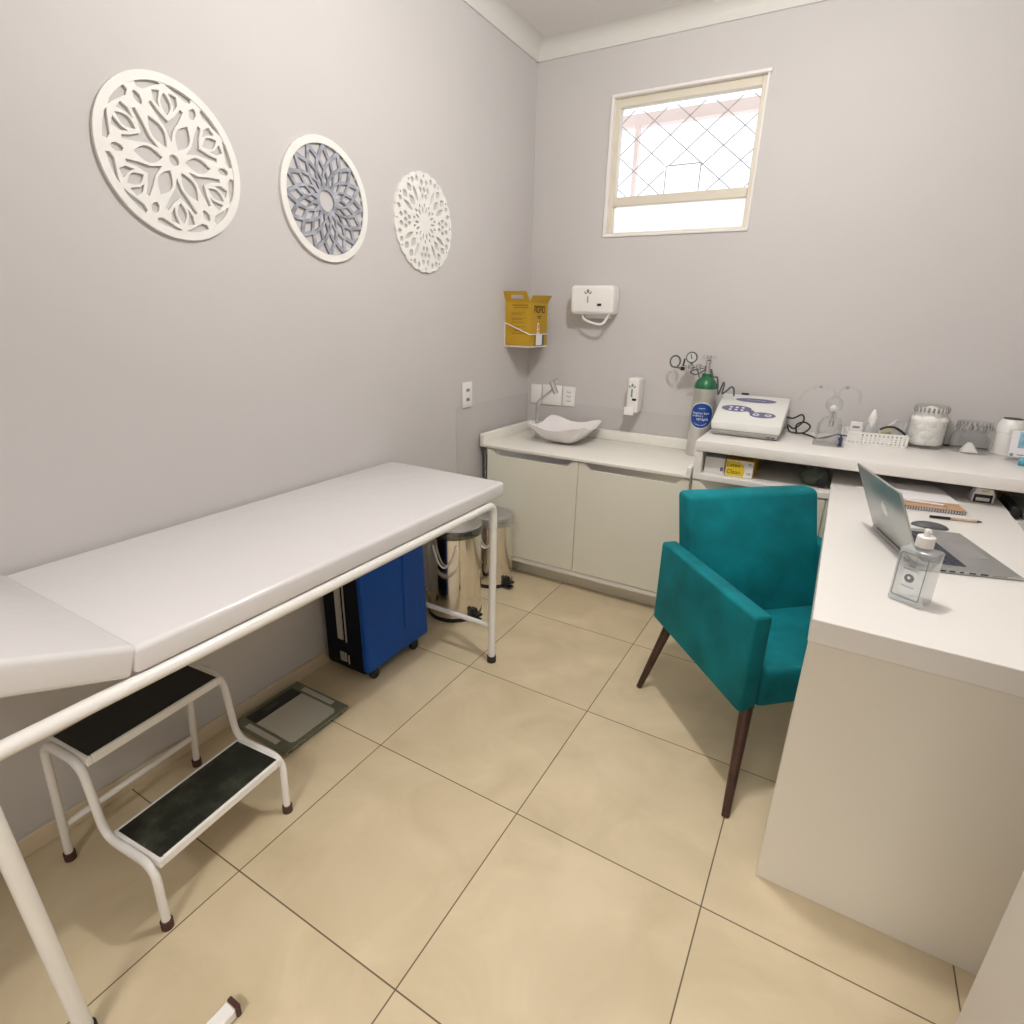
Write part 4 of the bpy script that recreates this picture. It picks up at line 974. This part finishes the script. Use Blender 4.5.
# laptop (local frame: x from hinge to user, y along hinge away from camera)
la_ = math.atan2(.285, .958)
lp = thing('laptop', 'silver laptop standing open on the desk with lid turned to the camera', 'laptop', (.838, .582, ZD), la_)
LD, LW = .240, .320
b = MB(); b.prism([(0, .0015), (LD, .0015), (LD, .006), (LD - .004, .0095), (0, .015)], 1, 0, LW, bev=.0012, seg=1); bs = b.build('base', M['laptop'], lp, local=True)
tilt = math.atan2(.0055, LD)
def on_top(x): return .0152 - .0058 * x / LD
b = MB()
for r in range(6):
    n = 14 if r else 13
    for k in range(n):
        y0 = .030 + (LW - .060) * k / n; y1 = .030 + (LW - .060) * (k + 1) / n - .003
        if r == 5 and 4 <= k <= 8:
            if k > 4: continue
            y1 = .030 + (LW - .060) * 9 / n - .003
        x0 = .022 + r * .0175; x1 = x0 + .0145; z = on_top((x0 + x1) / 2)
        b.box(x0, x1, y0, y1, z, z + .0012)
b.build('keyboard', M['key'], bs, local=True, smooth=0)
b = MB(); b.box(.140, .214, .105, .215, on_top(.177) - .0004, on_top(.177) + .0005); b.build('trackpad', M['alu'], bs, local=True)
b = MB()
for x0, x1 in ((.052, .066), (.074, .087), (.097, .106), (.118, .133), (.143, .160)): b.box(x0, x1, -.0006, .0006, .0048, .0088)
for i in range(10): b.box(.170 + i * .0032, .1718 + i * .0032, -.0006, .0006, .0058, .0074)
b.build('ports', M['black'], bs, local=True, smooth=0)
ang = math.radians(66)                                    # lid leans back over the far side
lm = Matrix.Translation((.002, 0, .0165)) @ Matrix.Rotation(-(PI / 2 - ang), 4, 'Y')
LH = .203
b = MB(); b.box(-.0035, .0025, 0, LW, 0, LH, bev=.002, seg=2, mtx=lm); ld = b.build('lid', M['laptop'], lp, local=True)
b = MB(); b.box(.0026, .0032, .008, LW - .008, .008, LH - .006, mtx=lm); b.build('screen', M['screen'], ld, local=True)
b = MB(); b.tube([(.001, .04, .0145), (.001, LW - .04, .0145)], .0045, 10); b.build('hinge', M['dkgrey'], lp, local=True)
apple = [(0, -.021), (.006, -.022), (.013, -.016), (.018, -.006), (.013, 0), (.012, .007), (.017, .013), (.010, .017), (.003, .015), (0, .014), (-.004, .016), (-.011, .016), (-.017, .009), (-.018, -.003), (-.013, -.016), (-.006, -.022)]
lfm = [(.001, .017), (.007, .020), (.009, .027), (.003, .024)]
am = lm @ frame_mtx((-.0038, LW / 2, LH * .52), (0, -1, 0), (0, 0, 1))
b = MB(); b.mesh(plate_mesh([apple], .0008), am); b.mesh(plate_mesh([lfm], .0008), am)
b.build('logo', M['label_white'], ld, local=True, smooth=0)
# sanitizer bottle
sz = thing('sanitizer_bottle', 'square clear hand sanitizer bottle with white cap on the desk', 'bottle', (.806, .366, ZD), math.radians(-30))
hw, hd_, hh = .0350, .0265, .130
b = MB(); b.box(-hw, hw, -hd_, hd_, 0, hh, bev=.006, seg=3); bb = b.build('bottle_body', M['bottle'], sz, local=True)
b = MB(); b.lathe([(.014, hh), (.012, hh + .006), (.012, hh + .010)], (0, 0, 0), 20); b.build('neck', M['bottle'], sz, local=True)
b = MB(); b.lathe([(0, hh + .006), (.0175, hh + .006), (.0180, hh + .008), (.0175, hh + .029), (.015, hh + .031), (0, hh + .031)], (0, 0, 0), 24); b.build('cap', M['white_plastic'], sz, local=True)
b = MB(); b.lathe([(0, hh + .032), (.0065, hh + .032), (.0065, hh + .044), (.004, hh + .047), (0, hh + .047)], (0, 0, 0), 16); b.build('flip_tip', M['white_plastic'], sz, local=True)
fm = frame_mtx((0, -hd_ - .0006, hh * .52), (1, 0, 0), (0, 0, 1))
def rrect(w, h, r, n=5):
    o = []
    for cx_, cy_, a0 in ((w - r, h - r, 0), (-w + r, h - r, PI / 2), (-w + r, -h + r, PI), (w - r, -h + r, 3 * PI / 2)):
        for i in range(n + 1): a = a0 + PI / 2 * i / n; o.append((cx_ + r * math.cos(a), cy_ + r * math.sin(a)))
    return o
b = MB(); b.mesh(plate_mesh([rrect(.0290, .053, .005), rrect(.0272, .0512, .0040)], .0006), fm)
b.mesh(plate_mesh([circle(0, -.004, .0100, 18), circle(-.001, -.003, .0035, 10)], .0006), fm)
b.mesh(text_mesh('Sanitizer', .0125, .0012), fm @ Matrix.Translation((0, .036, 0))); b.mesh(text_mesh('GEL', .0075), fm @ Matrix.Translation((0, .025, 0))); b.mesh(text_mesh('antisséptico', .0065), fm @ Matrix.Translation((0, .017, 0))); b.mesh(text_mesh('70% álcool', .006), fm @ Matrix.Translation((0, -.024, 0)))
b.build('label_print', M['grey_txt'], bb, local=True, smooth=0)
# mouse
b = MB(); tt = bmesh.new(); bmesh.ops.create_uvsphere(tt, u_segments=24, v_segments=12, radius=1)
for v in tt.verts: v.co = Vector((.905 + v.co.x * .050 , 1.005 + v.co.y * .026, ZD + max(0, v.co.z) * .016))
b._join(tt); o = b.build('computer_mouse', M['dkgrey'], smooth=60); tag(o, 'dark grey mouse lying behind the laptop on the desk', 'mouse')
# spiral notebook, sheets, pens, stamp, card
nb = thing('spiral_notebook', 'spiral notebook with kraft cover lying under white sheets on the desk', 'notebook', (.822, 1.172, ZD), math.radians(9))
b = MB(); b.box(.002, .206, .008, .285, .0005, .010); b.build('pages', M['paper'], nb, local=True)
b = MB(); b.box(0, .208, .006, .288, .0102, .0118); b.build('cover', M['kraft'], nb, local=True)
b = MB()
for i in range(26):
    x = .006 + .196 * i / 25; b.tube([(x + .0026 * 0, .006 + .0068 * math.cos(a), .0065 + .0060 * math.sin(a)) for a in [2 * PI * j / 10 for j in range(10)]], .0011, 5, closed=True)
b.build('spiral', M['key'], nb, local=True)
NT = Matrix.Translation(nb.location) @ Matrix.Rotation(math.radians(9), 4, 'Z')
b = MB(); b.box(.002, .212, .082, .300, .0121, .0165, bev=.0008, seg=1, mtx=NT @ Matrix.Rotation(.03, 4, 'Z')); o = b.build('paper_sheets', M['paper']); tag(o, 'stack of white sheets lying on the spiral notebook', 'paper')
t = thing('pen', 'slim white pen lying on the kraft notebook cover', 'pen', NT @ Vector((.11, .05, .0121)))
p0, p1, p2 = NT @ Vector((.040, .062, .0160)), NT @ Vector((.150, .046, .0160)), NT @ Vector((.165, .044, .0160))
b = MB(); b.tube([p0, p1], .0038, 10); b.build('barrel', M['paper'], t)
b = MB(); b.tube([p1, p2], .0036, 10, r2=.001); b.build('tip', M['barrel'], t)
t = thing('pen', 'wooden barrelled pen with black ends lying on the bare desktop', 'pen', (.985, 1.125, ZD))
q0, q1 = Vector((.915, 1.112, ZD + .0048)), Vector((1.056, 1.140, ZD + .0048)); dd = q1 - q0
b = MB(); b.tube([q0 + dd * .40, q0 + dd * .90], .0046, 10); b.build('barrel', M['barrel'], t)
b = MB(); b.tube([q0, q0 + dd * .395], .0046, 10); b.build('grip', M['black'], t)
b = MB(); b.tube([q0 + dd * .905, q1], .0044, 10, r2=.0015); b.build('tip', M['black'], t)
ss = thing('self_inking_stamp', 'white self-inking stamp with dark window on the desk under the ledge', 'stamp', (1.098, 1.440, ZD), math.radians(3))
b = MB(); b.box(-.027, .027, -.014, .020, .0005, .030, bev=.003, seg=2); b.build('stamp_frame', M['black'], ss, local=True)
b = MB(); b.prism([(-.029, .030), (.029, .030), (.029, .042), (.022, .052), (-.022, .052), (-.029, .042)], 1, -.017, .023, bev=.003, seg=2); b.box(.0275, .032, -.016, .022, .0005, .034, bev=.001, seg=1); b.box(-.032, -.0275, -.016, .022, .0005, .034, bev=.001, seg=1); b.build('stamp_cap', M['white_plastic'], ss, local=True)
b = MB(); b.box(-.020, .020, -.0148, -.0141, .006, .018); b.build('imprint_card', M['silver'], ss, local=True)
b = MB(); b.box(-.010, .010, -.0178, -.0171, .040, .045); b.build('marking', M['yellow'], ss, local=True)
b = MB(); b.box(-.018, .018, -.011, .011, 0.0004, .004, bev=.001, seg=1, mtx=Matrix.Translation((.725, 1.395, ZD)) @ Matrix.Rotation(.2, 4, 'Z')); o = b.build('eraser', M['label_white']); tag(o, 'small pale eraser on the desk behind the laptop lid', 'eraser')

# ------------------------------------------------------------------ foot of a stand at the lower edge
t = thing('floor_stand_foot', 'white flat steel foot with dark end cap on the floor at lower left', 'stand foot', (-.25, -.84, 0))
b = MB(); b.box(-.268, -.238, -1.05, -.722, .004, .030, bev=.003, seg=1); b.build('foot_bar', M['enamel'], t)
b = MB(); b.box(-.269, -.237, -.7215, -.712, 0, .031, bev=.002, seg=1); b.build('end_cap', M['brown_rubber'], t)
b = MB(); b.tube([(-.253, -1.03, .030), (-.253, -1.03, .30)], .011, 12); b.build('post', M['enamel'], t)

# ------------------------------------------------------------------ everything on the ledge takes its place on it
ZL = .8705
def put(cat_name, x, y, s_=1.087, label=None):
    for o in [q for q in COL.objects if q.parent is None and q.name.split('.')[0] == cat_name and (label is None or label in q.get('label', ''))]:
        dz_ = (o.location.z - .905) * s_
        o.location = (x, y, ZL + max(dz_, 0)); o.scale = (s_, s_, s_)
        return o
def follow(names, ref_old, ref_new, s_=1.087):
    for o in [q for q in COL.objects if q.parent is None and q.name.split('.')[0] in names]:
        dlt = o.location - Vector(ref_old)
        o.location = (ref_new[0] + dlt.x * s_, ref_new[1] + dlt.y * s_, ZL + max(0, dlt.z) * s_); o.scale = (s_, s_, s_)
put('therapy_machine', .250, 1.668)
put('glass_apparatus', .580, 1.610); put('syringe_cap', .622, 1.590, .9)
put('glass_jar', .928, 1.806, 1.12, 'taller'); follow(['cotton_wool'], (.924, 1.620, .905), (.928, 1.806, ZL), 1.12)
put('glass_jar', 1.083, 1.805, 1.10, 'shorter'); follow(['cotton_wedge'], (1.050, 1.640, .905), (1.083, 1.805, ZL), 1.10)
put('plastic_bottle', 1.200, 1.836, 1.05)
follow(['leaflet_holder', 'cream_tube'], (1.142, 1.512, .905), (1.183, 1.700, ZL))
follow(['basket', 'medicine_carton', 'spray_bottle', 'supply_packet', 'plastic_sachet', 'rubber_tube'], (.665, 1.53, .905), (.648, 1.690, ZL))

# ------------------------------------------------------------------ light
LX, LY = .30, .32
lt = thing('ceiling_lamp', 'round white ceiling lamp over the middle of the room', 'lamp', (LX, LY, ZC))
b = MB(); b.lathe([(0, 0), (.17, 0), (.17, -.03), (.15, -.04), (0, -.04)], (LX, LY, ZC - .0005), 40); b.build('lamp_housing', M['white_plastic'], lt)
b = MB(); b.lathe([(.145, -.0405), (.13, -.052), (.08, -.060), (0, -.062)], (LX, LY, ZC - .0005), 40); b.build('diffuser', M['lamp'], lt)
ld_ = bpy.data.lights.new('lamp_light', 'POINT'); ld_.shadow_soft_size = .055; ld_.energy = 53; ld_.color = (1, .982, .955)
lo = bpy.data.objects.new('lamp_light', ld_); COL.objects.link(lo); lo.location = (LX, LY, ZC - .125)

cl = thing('ceiling_lamp', 'long white fill lamp added out of view in the corridor behind the camera', 'lamp', (.35, -2.55, ZC))  # unseen lamp, added to soften the shadows in the room
b = MB(); b.box(-.15, .85, -2.75, -2.35, ZC - .022, ZC - .0005, bev=.003, seg=1); b.build('lamp_housing', M['white_plastic'], cl)
b = MB(); b.box(-.13, .83, -2.73, -2.37, ZC - .0245, ZC - .0222); b.build('diffuser', M['lamp'], cl)
l2 = bpy.data.lights.new('added_corridor_fill', 'AREA'); l2.shape = 'RECTANGLE'; l2.size = .95; l2.size_y = .36; l2.energy = 46; l2.color = (1, .982, .955)  # added fill, shines into the room through the doorway
lo2 = bpy.data.objects.new('added_corridor_fill', l2); COL.objects.link(lo2); lo2.location = (.35, -2.55, ZC - .03)

wd = bpy.data.worlds.new('sky'); S.world = wd; wd.use_nodes = True
wd.node_tree.nodes['Background'].inputs['Color'].default_value = (.95, .97, 1.0, 1)
wd.node_tree.nodes['Background'].inputs['Strength'].default_value = 1.6

# ------------------------------------------------------------------ camera
cam = bpy.data.cameras.new('camera'); co = bpy.data.objects.new('camera', cam); COL.objects.link(co); S.camera = co
cam.sensor_fit = 'HORIZONTAL'; cam.sensor_width = 36; cam.lens = 557.85 / 1024 * 36; cam.clip_start = .02
r = Vector((.8647658, .50166574, .02261835)); d = Vector((.18487169, -.27615574, -.94316513)); f = Vector((-.46690745, .81979844, -.33155384))
mw = Matrix((r, -d, -f)).transposed().to_4x4(); mw.translation = (.57928, -1.08630, 1.35422); co.matrix_world = mw

S.view_settings.view_transform = 'Standard'; S.view_settings.look = 'None'; S.view_settings.gamma = 1.0; S.view_settings.use_curve_mapping = False
S.view_settings.exposure = 0.09
